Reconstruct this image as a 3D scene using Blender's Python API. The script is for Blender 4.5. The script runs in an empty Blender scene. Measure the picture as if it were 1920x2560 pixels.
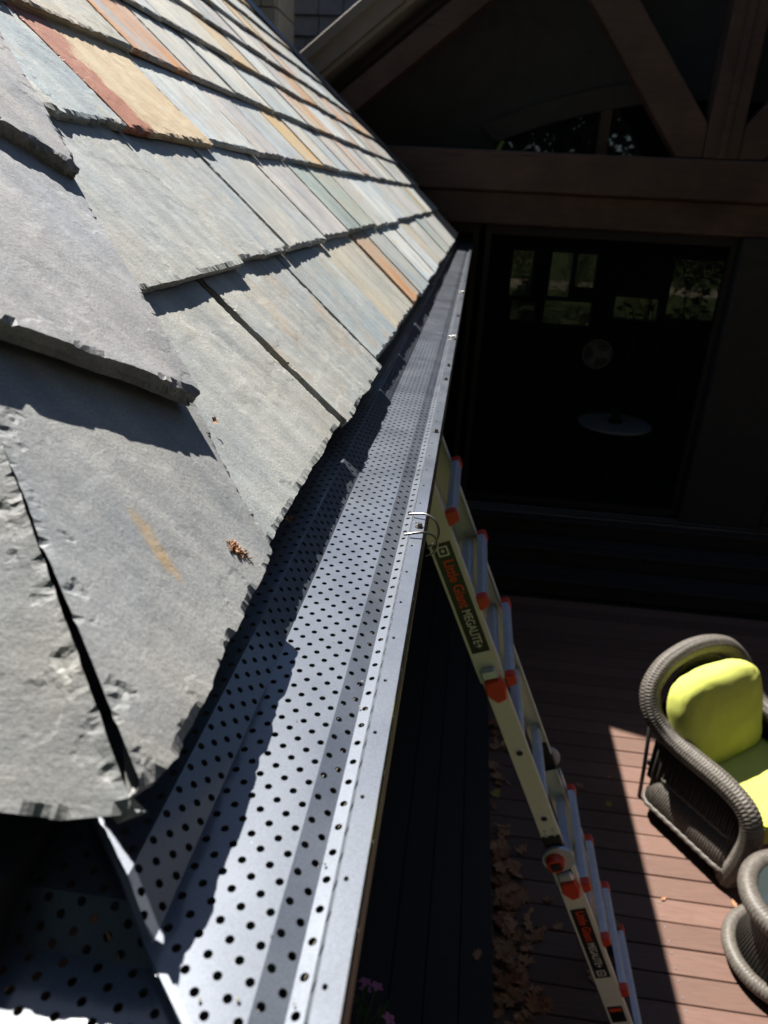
import bpy, bmesh, math, random
from mathutils import Vector, Matrix, noise as mnoise
R = math.radians
sc = bpy.context.scene
COL = sc.collection

# ------------------------------------------------------------------ camera, sky, sun, exposure
cam_d = bpy.data.cameras.new('camera'); cam = bpy.data.objects.new('camera', cam_d); COL.objects.link(cam)
cam.matrix_world = Matrix(((.99137, -.09183, .09351, 0), (.12271, .39977, -.90836, 0), (.04604, .91200, .40759, 0), (0, 0, 0, 1)))
cam_d.sensor_fit = 'VERTICAL'; cam_d.sensor_height = 36; cam_d.lens = 25.0
cam_d.clip_start = .01; cam_d.clip_end = 2000
cam_d.dof.use_dof = True; cam_d.dof.focus_distance = .80; cam_d.dof.aperture_fstop = 7.5
sc.camera = cam

SUN = Vector((-.427, .51, 1.0)).normalized()
world = bpy.data.worlds.new('World'); sc.world = world; world.use_nodes = True
wn = world.node_tree.nodes; wl = world.node_tree.links
sky = wn.new('ShaderNodeTexSky'); sky.sky_type = 'NISHITA'; sky.sun_disc = False; sky.dust_density = .3; sky.ozone_density = 3.0
sky.sun_elevation = math.asin(SUN.z); sky.sun_rotation = math.atan2(SUN.x, SUN.y)
wl.new(sky.outputs[0], wn['Background'].inputs[0]); wn['Background'].inputs[1].default_value = .05
sun_d = bpy.data.lights.new('sun', 'SUN'); sun_d.energy = 5.0; sun_d.angle = R(.53); sun_d.color = (1, .95, .87)
sun = bpy.data.objects.new('sun', sun_d); COL.objects.link(sun); sun.location = SUN * 30
sun.rotation_euler = SUN.to_track_quat('Z', 'Y').to_euler()
sc.view_settings.view_transform = 'Standard'; sc.view_settings.look = 'None'
sc.view_settings.exposure = 1.36; sc.view_settings.gamma = 1
sc.render.resolution_x = 768; sc.render.resolution_y = 1024

# ------------------------------------------------------------------ materials
def mat(name, col=(.5, .5, .5), rough=.6, metal=0, spec=.5):
    m = bpy.data.materials.new(name); m.use_nodes = True
    b = m.node_tree.nodes['Principled BSDF']
    b.inputs['Base Color'].default_value = (*col, 1); b.inputs['Roughness'].default_value = rough
    b.inputs['Metallic'].default_value = metal; b.inputs['Specular IOR Level'].default_value = spec
    return m
class NT:
    def __init__(s, m): s.t = m.node_tree; s.b = s.t.nodes['Principled BSDF']
    def n(s, typ, **kw):
        o = s.t.nodes.new(typ)
        for k, v in kw.items(): setattr(o, k, v)
        return o
    def l(s, a, b): s.t.links.new(a, b)
    def coord(s, out='Object'): return s.n('ShaderNodeTexCoord').outputs[out]
    def noise(s, vec, scale, detail=4, rough=.55):
        o = s.n('ShaderNodeTexNoise'); o.inputs['Scale'].default_value = scale; o.inputs['Detail'].default_value = detail
        o.inputs['Roughness'].default_value = rough; s.l(vec, o.inputs['Vector']); return o.outputs['Fac']
    def ramp(s, fac, stops):
        o = s.n('ShaderNodeValToRGB'); e = o.color_ramp.elements
        while len(e) < len(stops): e.new(.5)
        for i, (p, c) in enumerate(stops): e[i].position = p; e[i].color = (*c, 1) if len(c) == 3 else c
        s.l(fac, o.inputs[0]); return o.outputs[0]
    def mix(s, fac, a, b, mode='MIX'):
        o = s.n('ShaderNodeMix', data_type='RGBA', blend_type=mode)
        for sock, v in ((o.inputs[0], fac), (o.inputs[6], a), (o.inputs[7], b)):
            if hasattr(v, 'is_linked'): s.l(v, sock)
            elif isinstance(v, (int, float)): sock.default_value = v
            else: sock.default_value = (*v, 1)
        return o.outputs[2]
    def math(s, op, a, b=0.):
        o = s.n('ShaderNodeMath', operation=op)
        for i, v in enumerate((a, b)):
            if hasattr(v, 'is_linked'): s.l(v, o.inputs[i])
            else: o.inputs[i].default_value = v
        return o.outputs[0]
    def mapping(s, vec, scale=(1, 1, 1), loc=(0, 0, 0), rot=(0, 0, 0), vt='POINT'):
        o = s.n('ShaderNodeMapping', vector_type=vt); s.l(vec, o.inputs[0])
        o.inputs['Location'].default_value = loc; o.inputs['Rotation'].default_value = rot; o.inputs['Scale'].default_value = scale
        return o.outputs[0]
    def bump(s, h, strength=.3, dist=.01, prev=None):
        o = s.n('ShaderNodeBump'); o.inputs['Strength'].default_value = strength; o.inputs['Distance'].default_value = dist
        s.l(h, o.inputs['Height'])
        if prev: s.l(prev, o.inputs['Normal'])
        return o.outputs[0]
    def col(s, c): s.l(c, s.b.inputs['Base Color'])
    def rough(s, c): s.l(c, s.b.inputs['Roughness'])
    def normal(s, c): s.l(c, s.b.inputs['Normal'])

def noisy(name, c1, c2, scale=8, rough=.7, bump=.2, bdist=.01, bscale=None, stretch=(1, 1, 1), spec=.4, detail=6):
    m = mat(name, c1, rough, 0, spec); t = NT(m); v = t.mapping(t.coord(), stretch)
    f = t.noise(v, scale, detail); t.col(t.ramp(f, [(.3, c1), (.7, c2)]))
    t.normal(t.bump(t.noise(v, bscale or scale * 5, detail), bump, bdist)); return m

def slate_material(name, kind):
    m = mat(name, (.3, .3, .3), .62, 0, .4); t = NT(m); P = t.coord()
    oi = t.n('ShaderNodeObjectInfo'); base = oi.outputs['Color']
    rnd = t.n('ShaderNodeVectorMath', operation='SCALE'); t.l(oi.outputs['Random'], rnd.inputs['Scale']); rnd.inputs[0].default_value = (7, 9, 5)
    Q = t.n('ShaderNodeVectorMath', operation='ADD'); t.l(P, Q.inputs[0]); t.l(rnd.outputs[0], Q.inputs[1]); Q = Q.outputs[0]
    sx = t.n('ShaderNodeSeparateXYZ'); t.l(P, sx.inputs[0])
    s = t.math('MULTIPLY', t.math('SUBTRACT', sx.outputs[2], sx.outputs[0]), .707)
    cb = t.n('ShaderNodeCombineXYZ'); t.l(t.math('MULTIPLY', s, 3.), cb.inputs[0]); t.l(t.math('MULTIPLY', sx.outputs[1], 22.), cb.inputs[1]); t.l(t.math('MULTIPLY', oi.outputs['Random'], 50.), cb.inputs[2])
    st = cb.outputs[0]
    big = t.noise(Q, 5, 5, .6); streak = t.noise(st, 1.2, 5, .6); grain = t.noise(Q, 420, 3, .6); mid = t.noise(Q, 60, 6, .65)
    c = t.mix(1., base, t.ramp(big, [(.3, (.80, .82, .84)), (.7, (1.13, 1.11, 1.08))]), 'MULTIPLY')
    c = t.mix(.85, c, t.ramp(streak, [(.3, (.74, .77, .80)), (.7, (1.24, 1.22, 1.18))]), 'MULTIPLY')
    c = t.mix(1., c, t.ramp(mid, [(.25, (.90, .90, .90)), (.75, (1.09, 1.09, 1.09))]), 'MULTIPLY')
    c = t.mix(.8, c, t.ramp(grain, [(.25, (.72, .72, .72)), (.75, (1.28, 1.28, 1.28))]), 'MULTIPLY')
    lich = t.noise(Q, 26, 7, .75)
    c = t.mix(t.ramp(lich, [(.66, (0, 0, 0)), (.74, (.35, .35, .35))]), c, (.44, .43, .39))
    rsel = t.ramp(oi.outputs['Random'], [(.35, (.1, .1, .1)), (.85, (1, 1, 1))])
    blot = t.math('MULTIPLY', t.ramp(t.noise(Q, 11, 6, .7), [(.50, (0, 0, 0)), (.66, (.6, .6, .6))]), rsel)
    if kind not in ('stain', 'clean'): c = t.mix(blot, c, t.mix(mid, (.33, .20, .10), (.44, .33, .20)))
    cool = t.noise(Q, 3.2, 4, .6); c = t.mix(.8, c, t.ramp(cool, [(.35, (.86, .95, 1.05)), (.65, (1.05, 1.02, .96))]), 'MULTIPLY')
    scr = t.n('ShaderNodeTexNoise'); scr.inputs['Scale'].default_value = 5; scr.inputs['Detail'].default_value = 3; t.l(t.mapping(Q, (40, 3, 6), (0, 0, 0), (.3, .2, .9)), scr.inputs['Vector'])
    c = t.mix(t.ramp(scr.outputs['Fac'], [(.70, (0, 0, 0)), (.76, (.4, .4, .4))]), c, (.48, .47, .44))
    if kind == 'rust':
        c = t.mix(t.ramp(streak, [(.38, (0, 0, 0)), (.60, (.95, .95, .95))]), c, t.mix(t.noise(Q, 18, 7, .7), (.27, .085, .022), (.56, .31, .13)))
    if kind == 'gold':
        c = t.mix(t.ramp(big, [(.3, (.35, .35, .35)), (.6, (.85, .85, .85))]), c, t.mix(t.noise(Q, 18, 7, .7), (.36, .18, .04), (.56, .42, .20)))
    if kind == 'red_edge':
        yy = t.math('ADD', sx.outputs[1], t.math('MULTIPLY', t.math('SUBTRACT', t.noise(Q, 11, 7, .7), .5), .20))
        rr = t.n('ShaderNodeMapRange'); t.l(yy, rr.inputs[0]); rr.inputs[1].default_value = 1.205 - 3.5; rr.inputs[2].default_value = 1.222 - 3.5
        gold = t.mix(t.noise(Q, 16, 7, .7), (.34, .22, .10), (.60, .55, .42)); gold = t.mix(.35, gold, t.ramp(streak, [(.3, (.7, .6, .5)), (.7, (1.2, 1.2, 1.2))]), 'MULTIPLY')
        c = t.mix(rr.outputs[0], t.mix(t.noise(Q, 20, 6, .7), (.20, .06, .04), (.42, .20, .12)), gold)
    if kind == 'stain':
        A = Vector(STAIN[0]) - Vector(HOUSE_O); B = Vector(STAIN[1]) - Vector(HOUSE_O); ax = (B - A); Ls = ax.length; ax.normalize(); cr = ax.cross(Vector((.707, 0, .707))); mid_ = (A + B) / 2
        def dot(vec):
            d1 = t.n('ShaderNodeVectorMath', operation='SUBTRACT'); t.l(P, d1.inputs[0]); d1.inputs[1].default_value = mid_
            d2 = t.n('ShaderNodeVectorMath', operation='DOT_PRODUCT'); t.l(d1.outputs[0], d2.inputs[0]); d2.inputs[1].default_value = vec; return d2.outputs['Value']
        al = t.math('ABSOLUTE', t.math('DIVIDE', dot(ax), Ls * .62)); wob = t.math('MULTIPLY', t.math('SUBTRACT', t.noise(P, 60, 4), .5), .010)
        cs_ = t.math('ABSOLUTE', t.math('DIVIDE', t.math('ADD', dot(cr), wob), .0085))
        r2 = t.math('ADD', t.math('POWER', al, 3.), t.math('POWER', cs_, 1.6))
        c = t.mix(t.math('MULTIPLY', t.ramp(r2, [(.1, (.8, .8, .8)), (1., (0, 0, 0))]), t.ramp(t.noise(P, 90, 4), [(.3, (.4, .4, .4)), (.6, (1, 1, 1))])), c, (.36, .245, .11))
    t.col(c)
    t.rough(t.ramp(mid, [(.2, (.5, .5, .5)), (.8, (.75, .75, .75))]))
    h = t.bump(t.noise(t.mapping(st, (1, 1, 1)), 2.5, 8, .7), .22, .005)
    cleft = t.n('ShaderNodeTexVoronoi', feature='DISTANCE_TO_EDGE'); cleft.inputs['Scale'].default_value = 9
    wv = t.n('ShaderNodeVectorMath', operation='ADD'); t.l(Q, wv.inputs[0]); wq = t.n('ShaderNodeVectorMath', operation='SCALE'); wq.inputs['Scale'].default_value = .16
    nz = t.n('ShaderNodeTexNoise'); nz.inputs['Scale'].default_value = 14; t.l(Q, nz.inputs['Vector']); t.l(nz.outputs['Color'], wq.inputs[0]); t.l(wq.outputs[0], wv.inputs[1]); t.l(wv.outputs[0], cleft.inputs['Vector'])
    h = t.bump(t.noise(Q, 22, 6, .6), .16, .006, h)
    h = t.bump(mid, .22, .003, h); h = t.bump(t.noise(Q, 330, 4, .65), .40, .0012, h)
    t.normal(h); return m

HOUSE_O = (-1.5, 3.5, -3.6)
STAIN = ((-.2188, .4255, -.2082), (-.1801, .4043, -.2469))
M = {}
for k in ('plain', 'rust', 'gold', 'red_edge', 'stain', 'clean'): M['slate_' + k] = slate_material('slate_' + k, k)

def painted_metal(name, c, rough, metal, speck=.5):
    m = mat(name, c, rough, metal, .5); t = NT(m); P = t.coord()
    f = t.noise(P, 900, 2, .6); g = t.noise(P, 14, 5)
    cc = t.mix(1., t.ramp(f, [(.3, tuple(x * (1 - speck * .35) for x in c)), (.7, tuple(x * (1 + speck * .35) for x in c))]), t.ramp(g, [(.3, (.88, .88, .9)), (.7, (1.08, 1.08, 1.06))]), 'MULTIPLY')
    dirt = t.noise(P, 38, 7, .75); cc = t.mix(t.ramp(dirt, [(.60, (0, 0, 0)), (.78, (.45, .45, .45))]), cc, tuple(x * .55 + .03 for x in c))
    cc = t.mix(t.ramp(t.noise(P, 220, 3, .7), [(.72, (0, 0, 0)), (.76, (.5, .5, .5))]), cc, (.30, .29, .26))
    t.col(cc); t.rough(t.ramp(g, [(.3, (rough * .9,) * 3), (.7, (rough * 1.15,) * 3)]))
    t.normal(t.bump(f, .05, .0005)); return m
M['guard'] = painted_metal('coated_grey_aluminium', (.080, .091, .113), .50, .5)
gb = M['guard'].node_tree.nodes['Principled BSDF']; gb.inputs['Coat Weight'].default_value = .8; gb.inputs['Coat Roughness'].default_value = .12
M['trough'] = painted_metal('bronze_gutter_metal', (.10, .088, .07), .4, .1, .2)
M['steel'] = mat('bright_steel_wire', (.20, .19, .18), .34, 1.)
M['flash'] = painted_metal('lead_grey_flashing', (.20, .20, .21), .45, .4)
M['sheath'] = noisy('bare_roof_sheathing', (.05, .042, .035), (.03, .026, .02), 10)
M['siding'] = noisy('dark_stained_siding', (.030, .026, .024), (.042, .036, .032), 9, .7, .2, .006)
M['timber'] = mat('dark_brown_timber', (.06, .03, .02), .62, 0, .35); t_ = NT(M['timber']); P_ = t_.coord()
gr_ = t_.noise(t_.mapping(P_, (1.2, 9, 9)), 3.5, 7, .7); gv_ = t_.noise(P_, 2.2, 5, .6)
c_ = t_.mix(gr_, (.045, .025, .019), (.115, .071, .056)); c_ = t_.mix(1., c_, t_.ramp(gv_, [(.3, (.65, .62, .62)), (.7, (1.25, 1.25, 1.25))]), 'MULTIPLY')
c_ = t_.mix(t_.ramp(t_.noise(t_.mapping(P_, (.5, 14, 14)), 3, 4, .6), [(.66, (0, 0, 0)), (.70, (.8, .8, .8))]), c_, (.012, .007, .006))
t_.col(c_); t_.normal(t_.bump(gr_, .5, .008))
M['fascia'] = noisy('taupe_painted_fascia', (.19, .165, .14), (.23, .20, .17), 6, .6, .1)
M['gablewall'] = noisy('charcoal_stucco', (.028, .029, .031), (.040, .040, .041), 7, .8, .3, .006, 60)
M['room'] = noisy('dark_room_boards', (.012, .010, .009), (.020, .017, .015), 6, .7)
M['stone'] = noisy('beige_dressed_stone', (.28, .235, .17), (.36, .30, .22), 7, .85, .5, .01, 40)
M['mortar'] = noisy('grey_mortar', (.16, .145, .12), (.20, .18, .15), 30, .9)
M['pillar'] = noisy('grey_brown_stucco', (.022, .021, .020), (.032, .030, .028), 9, .85, .4, .006, 60)
def deck_material(name, c1, c2):
    m = mat(name, c1, .62, 0, .35); t = NT(m); P = t.coord(); oi = t.n('ShaderNodeObjectInfo')
    r = t.n('ShaderNodeVectorMath', operation='SCALE'); t.l(oi.outputs['Random'], r.inputs['Scale']); r.inputs[0].default_value = (31, 17, 5)
    q = t.n('ShaderNodeVectorMath', operation='ADD'); t.l(P, q.inputs[0]); t.l(r.outputs[0], q.inputs[1])
    f = t.noise(t.mapping(q.outputs[0], (1, 14, 14)), 3, 6, .65); g = t.noise(q.outputs[0], 5, 5)
    c = t.mix(f, c1, c2); c = t.mix(t.ramp(oi.outputs['Random'], [(0, (.0, .0, .0)), (1, (.7, .7, .7))]), c, tuple(x * .68 for x in c1)); c = t.mix(.6, c, t.ramp(t.noise(t.mapping(q.outputs[0], (2.5, 40, 40)), 3, 4, .7), [(.3, (.72, .72, .72)), (.7, (1.22, 1.22, 1.22))]), 'MULTIPLY')
    c = t.mix(t.ramp(t.noise(P, 6, 6, .7), [(.62, (0, 0, 0)), (.72, (.35, .35, .35))]), c, (.10, .055, .04))
    t.col(c); t.normal(t.bump(f, .3, .003)); return m
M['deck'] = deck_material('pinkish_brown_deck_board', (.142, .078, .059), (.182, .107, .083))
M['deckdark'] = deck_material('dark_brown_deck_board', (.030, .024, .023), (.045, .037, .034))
M['rail'] = noisy('cream_fibreglass_rail', (.76, .735, .66), (.82, .80, .73), 30, .5, .1, .002, 200)
M['alu'] = noisy('ribbed_aluminium', (.55, .60, .70), (.66, .70, .78), 40, .42, .1, .002, 90, (1, 1, 1)); M['alu'].node_tree.nodes['Principled BSDF'].inputs['Metallic'].default_value = .6
M['red'] = mat('red_orange_plastic', (.66, .05, .022), .42)
M['black'] = mat('matt_black_plastic', (.012, .012, .013), .5)
M['decal'] = mat('black_vinyl_decal', (.010, .010, .011), .4)
M['inkred'] = mat('orange_red_print', (.75, .07, .02), .5)
M['inkwhite'] = mat('white_print', (.8, .78, .74), .5)
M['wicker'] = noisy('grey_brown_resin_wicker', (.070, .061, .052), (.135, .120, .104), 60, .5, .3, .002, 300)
M['wickershade'] = noisy('shade_toned_wicker', (.022, .020, .018), (.040, .036, .032), 60, .55, .5, .003, 250)  # darker copy of the wicker, with shade put into its colour
M['lime'] = noisy('lime_cushion_cloth', (.50, .53, .11), (.55, .58, .14), 6, .9, .5, .0018, 420, spec=.15)
M['piping'] = mat('lime_piping_cloth', (.36, .40, .02), .85, 0, .1)
M['glass'] = mat('dark_glass_top', (.03, .04, .04), .04)
M['rubber'] = mat('dark_rubber', (.02, .02, .02), .8)
M['pot'] = noisy('dark_glazed_pot', (.02, .02, .022), (.03, .03, .033), 9, .4)
M['petal'] = mat('pink_petal', (.50, .17, .33), .6)
M['plantleaf'] = noisy('flower_leaf_green', (.03, .07, .02), (.05, .1, .03), 20, .6)
M['bark'] = noisy('tree_bark', (.05, .038, .028), (.09, .07, .055), 8, .9, .6, .03)
def leaf_mat(name, c1, c2, transl=.0):
    m = mat(name, c1, .6, 0, .3); t = NT(m); g = t.n('ShaderNodeNewGeometry')
    t.col(t.ramp(g.outputs['Random Per Island'], [(0, c1), (1, c2)])); return m
M['leaf'] = leaf_mat('tree_foliage', (.03, .06, .012), (.10, .13, .03))
M['leaf2'] = leaf_mat('yellowing_foliage', (.08, .10, .02), (.20, .17, .04))
M['dryleaf'] = leaf_mat('dry_fallen_leaf', (.24, .085, .035), (.52, .29, .15))
M['dryleaf_y'] = leaf_mat('yellow_fallen_leaf', (.40, .29, .05), (.42, .30, .06))
M['fan'] = mat('pale_fan_grille', (.8, .8, .8), .4)
M['tabletop'] = noisy('pale_table_top', (.74, .74, .74), (.8, .8, .79), 8, .3)
M['lawn'] = noisy('mown_lawn', (.05, .085, .018), (.085, .12, .03), .6, .9, .4, .05, 12)
M['gravel'] = noisy('courtyard_soil', (.06, .05, .04), (.08, .07, .055), 4, .9)
M['shingle'] = noisy('blue_grey_shingle', (.085, .09, .105), (.12, .125, .14), 9, .7, .4, .006, 50)
M['debris'] = noisy('reddish_bark_crumb', (.22, .09, .045), (.48, .29, .17), 300, .8)
# reflecting window glass, and the porch insect screen you look through
M['window'] = mat('dark_window_glass', (.006, .007, .008), .02, 0, .9)
ms = bpy.data.materials.new('black_insect_screen'); ms.use_nodes = True; nt = ms.node_tree
pb = nt.nodes['Principled BSDF']; pb.inputs['Base Color'].default_value = (.008, .008, .009, 1); pb.inputs['Roughness'].default_value = .8; pb.inputs['Specular IOR Level'].default_value = .1
tr = nt.nodes.new('ShaderNodeBsdfTransparent'); mx = nt.nodes.new('ShaderNodeMixShader'); mx.inputs[0].default_value = .50
nt.links.new(tr.outputs[0], mx.inputs[1]); nt.links.new(pb.outputs[0], mx.inputs[2]); nt.links.new(mx.outputs[0], nt.nodes['Material Output'].inputs[0])
M['screen'] = ms
mt = bpy.data.materials.new('smoked_rear_glass'); mt.use_nodes = True; nt = mt.node_tree; tr = nt.nodes.new('ShaderNodeBsdfTransparent'); tr.inputs[0].default_value = (.22, .22, .20, 1)
gl = nt.nodes.new('ShaderNodeBsdfGlossy'); gl.inputs['Roughness'].default_value = .02; mx = nt.nodes.new('ShaderNodeMixShader'); mx.inputs[0].default_value = .04
nt.links.new(tr.outputs[0], mx.inputs[1]); nt.links.new(gl.outputs[0], mx.inputs[2]); nt.links.new(mx.outputs[0], nt.nodes['Material Output'].inputs[0]); M['smoke'] = mt

# ------------------------------------------------------------------ builders
ORIG = {}
def root(name, loc, label, cat, group=None):
    o = bpy.data.objects.new(name, None); COL.objects.link(o); o.location = loc; o.empty_display_size = .1
    ORIG[o] = Vector(loc); o['label'] = label; o['category'] = cat
    if group: o['group'] = group
    return o
def tag(o, label, cat=None, group=None):
    o['label'] = label
    if cat: o['category'] = cat
    if group: o['group'] = group
    return o
class MB:
    def __init__(s): s.v = []; s.f = []
    def face(s, pts):
        n = len(s.v); s.v += [Vector(p) for p in pts]; s.f.append(tuple(range(n, n + len(pts)))); return s
    def hexa(s, p):   # 8 corners: bottom 4 then top 4, same winding
        n = len(s.v); s.v += [Vector(q) for q in p]
        for q in ((3, 2, 1, 0), (4, 5, 6, 7), (0, 1, 5, 4), (1, 2, 6, 5), (2, 3, 7, 6), (3, 0, 4, 7)): s.f.append(tuple(n + i for i in q))
        return s
    def box(s, x0, x1, y0, y1, z0, z1):
        return s.hexa([(x0, y0, z0), (x1, y0, z0), (x1, y1, z0), (x0, y1, z0), (x0, y0, z1), (x1, y0, z1), (x1, y1, z1), (x0, y1, z1)])
    def obox(s, o, ax, ay, az, x0, x1, y0, y1, z0, z1):   # box in an oriented frame
        P = lambda x, y, z: o + ax * x + ay * y + az * z
        return s.hexa([P(x0, y0, z0), P(x1, y0, z0), P(x1, y1, z0), P(x0, y1, z0), P(x0, y0, z1), P(x1, y0, z1), P(x1, y1, z1), P(x0, y1, z1)])
    def prism(s, poly, off):   # polygon (3d pts) extruded by a vector
        n = len(s.v); k = len(poly); off = Vector(off)
        s.v += [Vector(p) for p in poly] + [Vector(p) + off for p in poly]
        s.f.append(tuple(range(n + k - 1, n - 1, -1))); s.f.append(tuple(range(n + k, n + 2 * k)))
        for i in range(k): j = (i + 1) % k; s.f.append((n + i, n + j, n + k + j, n + k + i))
        return s
    def tube(s, path, rad, n=8, cap=True, closed=False, mod=None):
        path = [Vector(p) for p in path]; m = len(path); base = len(s.v)
        prev = None; L = 0
        for i, p in enumerate(path):
            a = path[(i - 1) % m] if (closed or i > 0) else p; b = path[(i + 1) % m] if (closed or i < m - 1) else p
            t = (b - a).normalized()
            if prev is None: u = t.orthogonal().normalized()
            else: u = (prev - t * prev.dot(t)).normalized()
            prev = u; w = t.cross(u); r = rad(i / (m - 1)) if callable(rad) else rad
            if i: L += (p - path[i - 1]).length
            for k in range(n):
                q = 2 * math.pi * k / n; rr = r * (mod(L, k, n) if mod else 1)
                s.v.append(p + u * (math.cos(q) * rr) + w * (math.sin(q) * rr))
        for i in range(m if closed else m - 1):
            j = (i + 1) % m
            for k in range(n): l = (k + 1) % n; s.f.append((base + i * n + k, base + i * n + l, base + j * n + l, base + j * n + k))
        if cap and not closed:
            s.f.append(tuple(base + k for k in range(n - 1, -1, -1))); s.f.append(tuple(base + (m - 1) * n + k for k in range(n)))
        return s
    def lathe(s, c, prof, n=32, mod=None):   # profile list of (r,z) about vertical axis through c
        base = len(s.v); c = Vector(c)
        for j, (r, z) in enumerate(prof):
            for k in range(n):
                q = 2 * math.pi * k / n; rr = r * (mod(j, k) if mod else 1); s.v.append(c + Vector((math.cos(q) * rr, math.sin(q) * rr, z)))
        for j in range(len(prof) - 1):
            for k in range(n): l = (k + 1) % n; s.f.append((base + j * n + k, base + j * n + l, base + (j + 1) * n + l, base + (j + 1) * n + k))
        return s
    def build(s, name, m, parent=None, smooth=False, bevel=0, kind=None, at=None):
        org = Vector((0, 0, 0))
        if parent is not None: org = ORIG[parent]
        elif at is not None: org = Vector(at)
        me = bpy.data.meshes.new(name); me.from_pydata([v - org for v in s.v], [], s.f)
        bm = bmesh.new(); bm.from_mesh(me); bmesh.ops.recalc_face_normals(bm, faces=bm.faces)
        if bevel: bmesh.ops.bevel(bm, geom=list(bm.edges), offset=bevel, segments=1, affect='EDGES', profile=.7)
        bm.to_mesh(me); bm.free(); me.update()
        if smooth: me.polygons.foreach_set('use_smooth', [True] * len(me.polygons))
        o = bpy.data.objects.new(name, me); COL.objects.link(o); me.materials.append(M[m] if isinstance(m, str) else m)
        ORIG[o] = org
        if parent is not None: o.parent = parent
        elif at is not None: o.location = org
        if kind: o['kind'] = kind
        return o
def spline(pts, step=.01):
    pts = [Vector(p) for p in pts]; out = []
    for i in range(len(pts) - 1):
        p0 = pts[max(i - 1, 0)]; p1 = pts[i]; p2 = pts[i + 1]; p3 = pts[min(i + 2, len(pts) - 1)]
        n = max(2, int((p2 - p1).length / step))
        for k in range(n):
            t = k / n; t2 = t * t; t3 = t2 * t
            out.append(.5 * ((2 * p1) + (p2 - p0) * t + (2 * p0 - 5 * p1 + 4 * p2 - p3) * t2 + (3 * p1 - p0 - 3 * p2 + p3) * t3))
    out.append(pts[-1]); return out
def n1(x, seed=0., f=1.): return mnoise.noise(Vector((x * f, seed * 7.31, seed * 3.7 + .5)))

# ================================================================== SETTING: ground, lawn
ZD = -3.30            # deck surface; the camera is the origin
g = MB(); g.face([(-300, -300, ZD - .32), (300, -300, ZD - .32), (300, 600, ZD - .32), (-300, 600, ZD - .32)])
ground = g.build('lawn', 'lawn', kind='structure'); ground['label'] = 'mown green lawn around the house'

b = MB(); b.face([(-20, 33, ZD - .315), (30, 36, ZD - .315), (30, 40, ZD - .315), (-20, 37, ZD - .315)]); M['path'] = noisy('warm_highlight_strip', (.36, .31, .24), (.44, .38, .30), 3, .9)  # pale strip added to give warm highlights through the rear windows
b = b.build('path', 'path', kind='structure'); b['label'] = 'pale strip added on the lawn for warm highlights in the porch windows'
# ================================================================== HOUSE with slate roof
O = Vector((-.155, 0, -.289)); U = Vector((-.70711, 0, .70711)); N = Vector((.70711, 0, .70711)); YH = Vector((0, 1, 0))
YC = .25; YF_ = .2627                         # where the hip starts at the eave
def main_pt(y, s, h): return O + YH * y + U * s + N * h
def front_pt(w, s, h): return Vector((-.155 - (w - YC), YF_, -.289)) + Vector((0, .70711, .70711)) * s + Vector((0, -.70711, .70711)) * h
house = root('house', (-1.5, 3.5, ZD - .3), 'house with a grey and rust slate roof running along the gutter', 'house')
def yfar(s): return 7.6 - 1.72 * s
S0 = .10
b = MB()
top = 2.55
b.prism([main_pt(YC + .707 * S0 + .02, S0, -.034), main_pt(yfar(S0), S0, -.034), main_pt(yfar(top), top, -.034), main_pt(YC + .707 * top, top, -.034)], N * -.02)
roofo = b.build('roof', 'sheath', house)
b = MB(); b.prism([front_pt(YC + .707 * S0 + .02, S0, -.034), front_pt(5, S0, -.034), front_pt(5, top, -.034), front_pt(YC + .707 * top, top, -.034)], Vector((0, .0141, -.0141)))
b.build('front_roof_sheathing', 'sheath', roofo)

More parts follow.
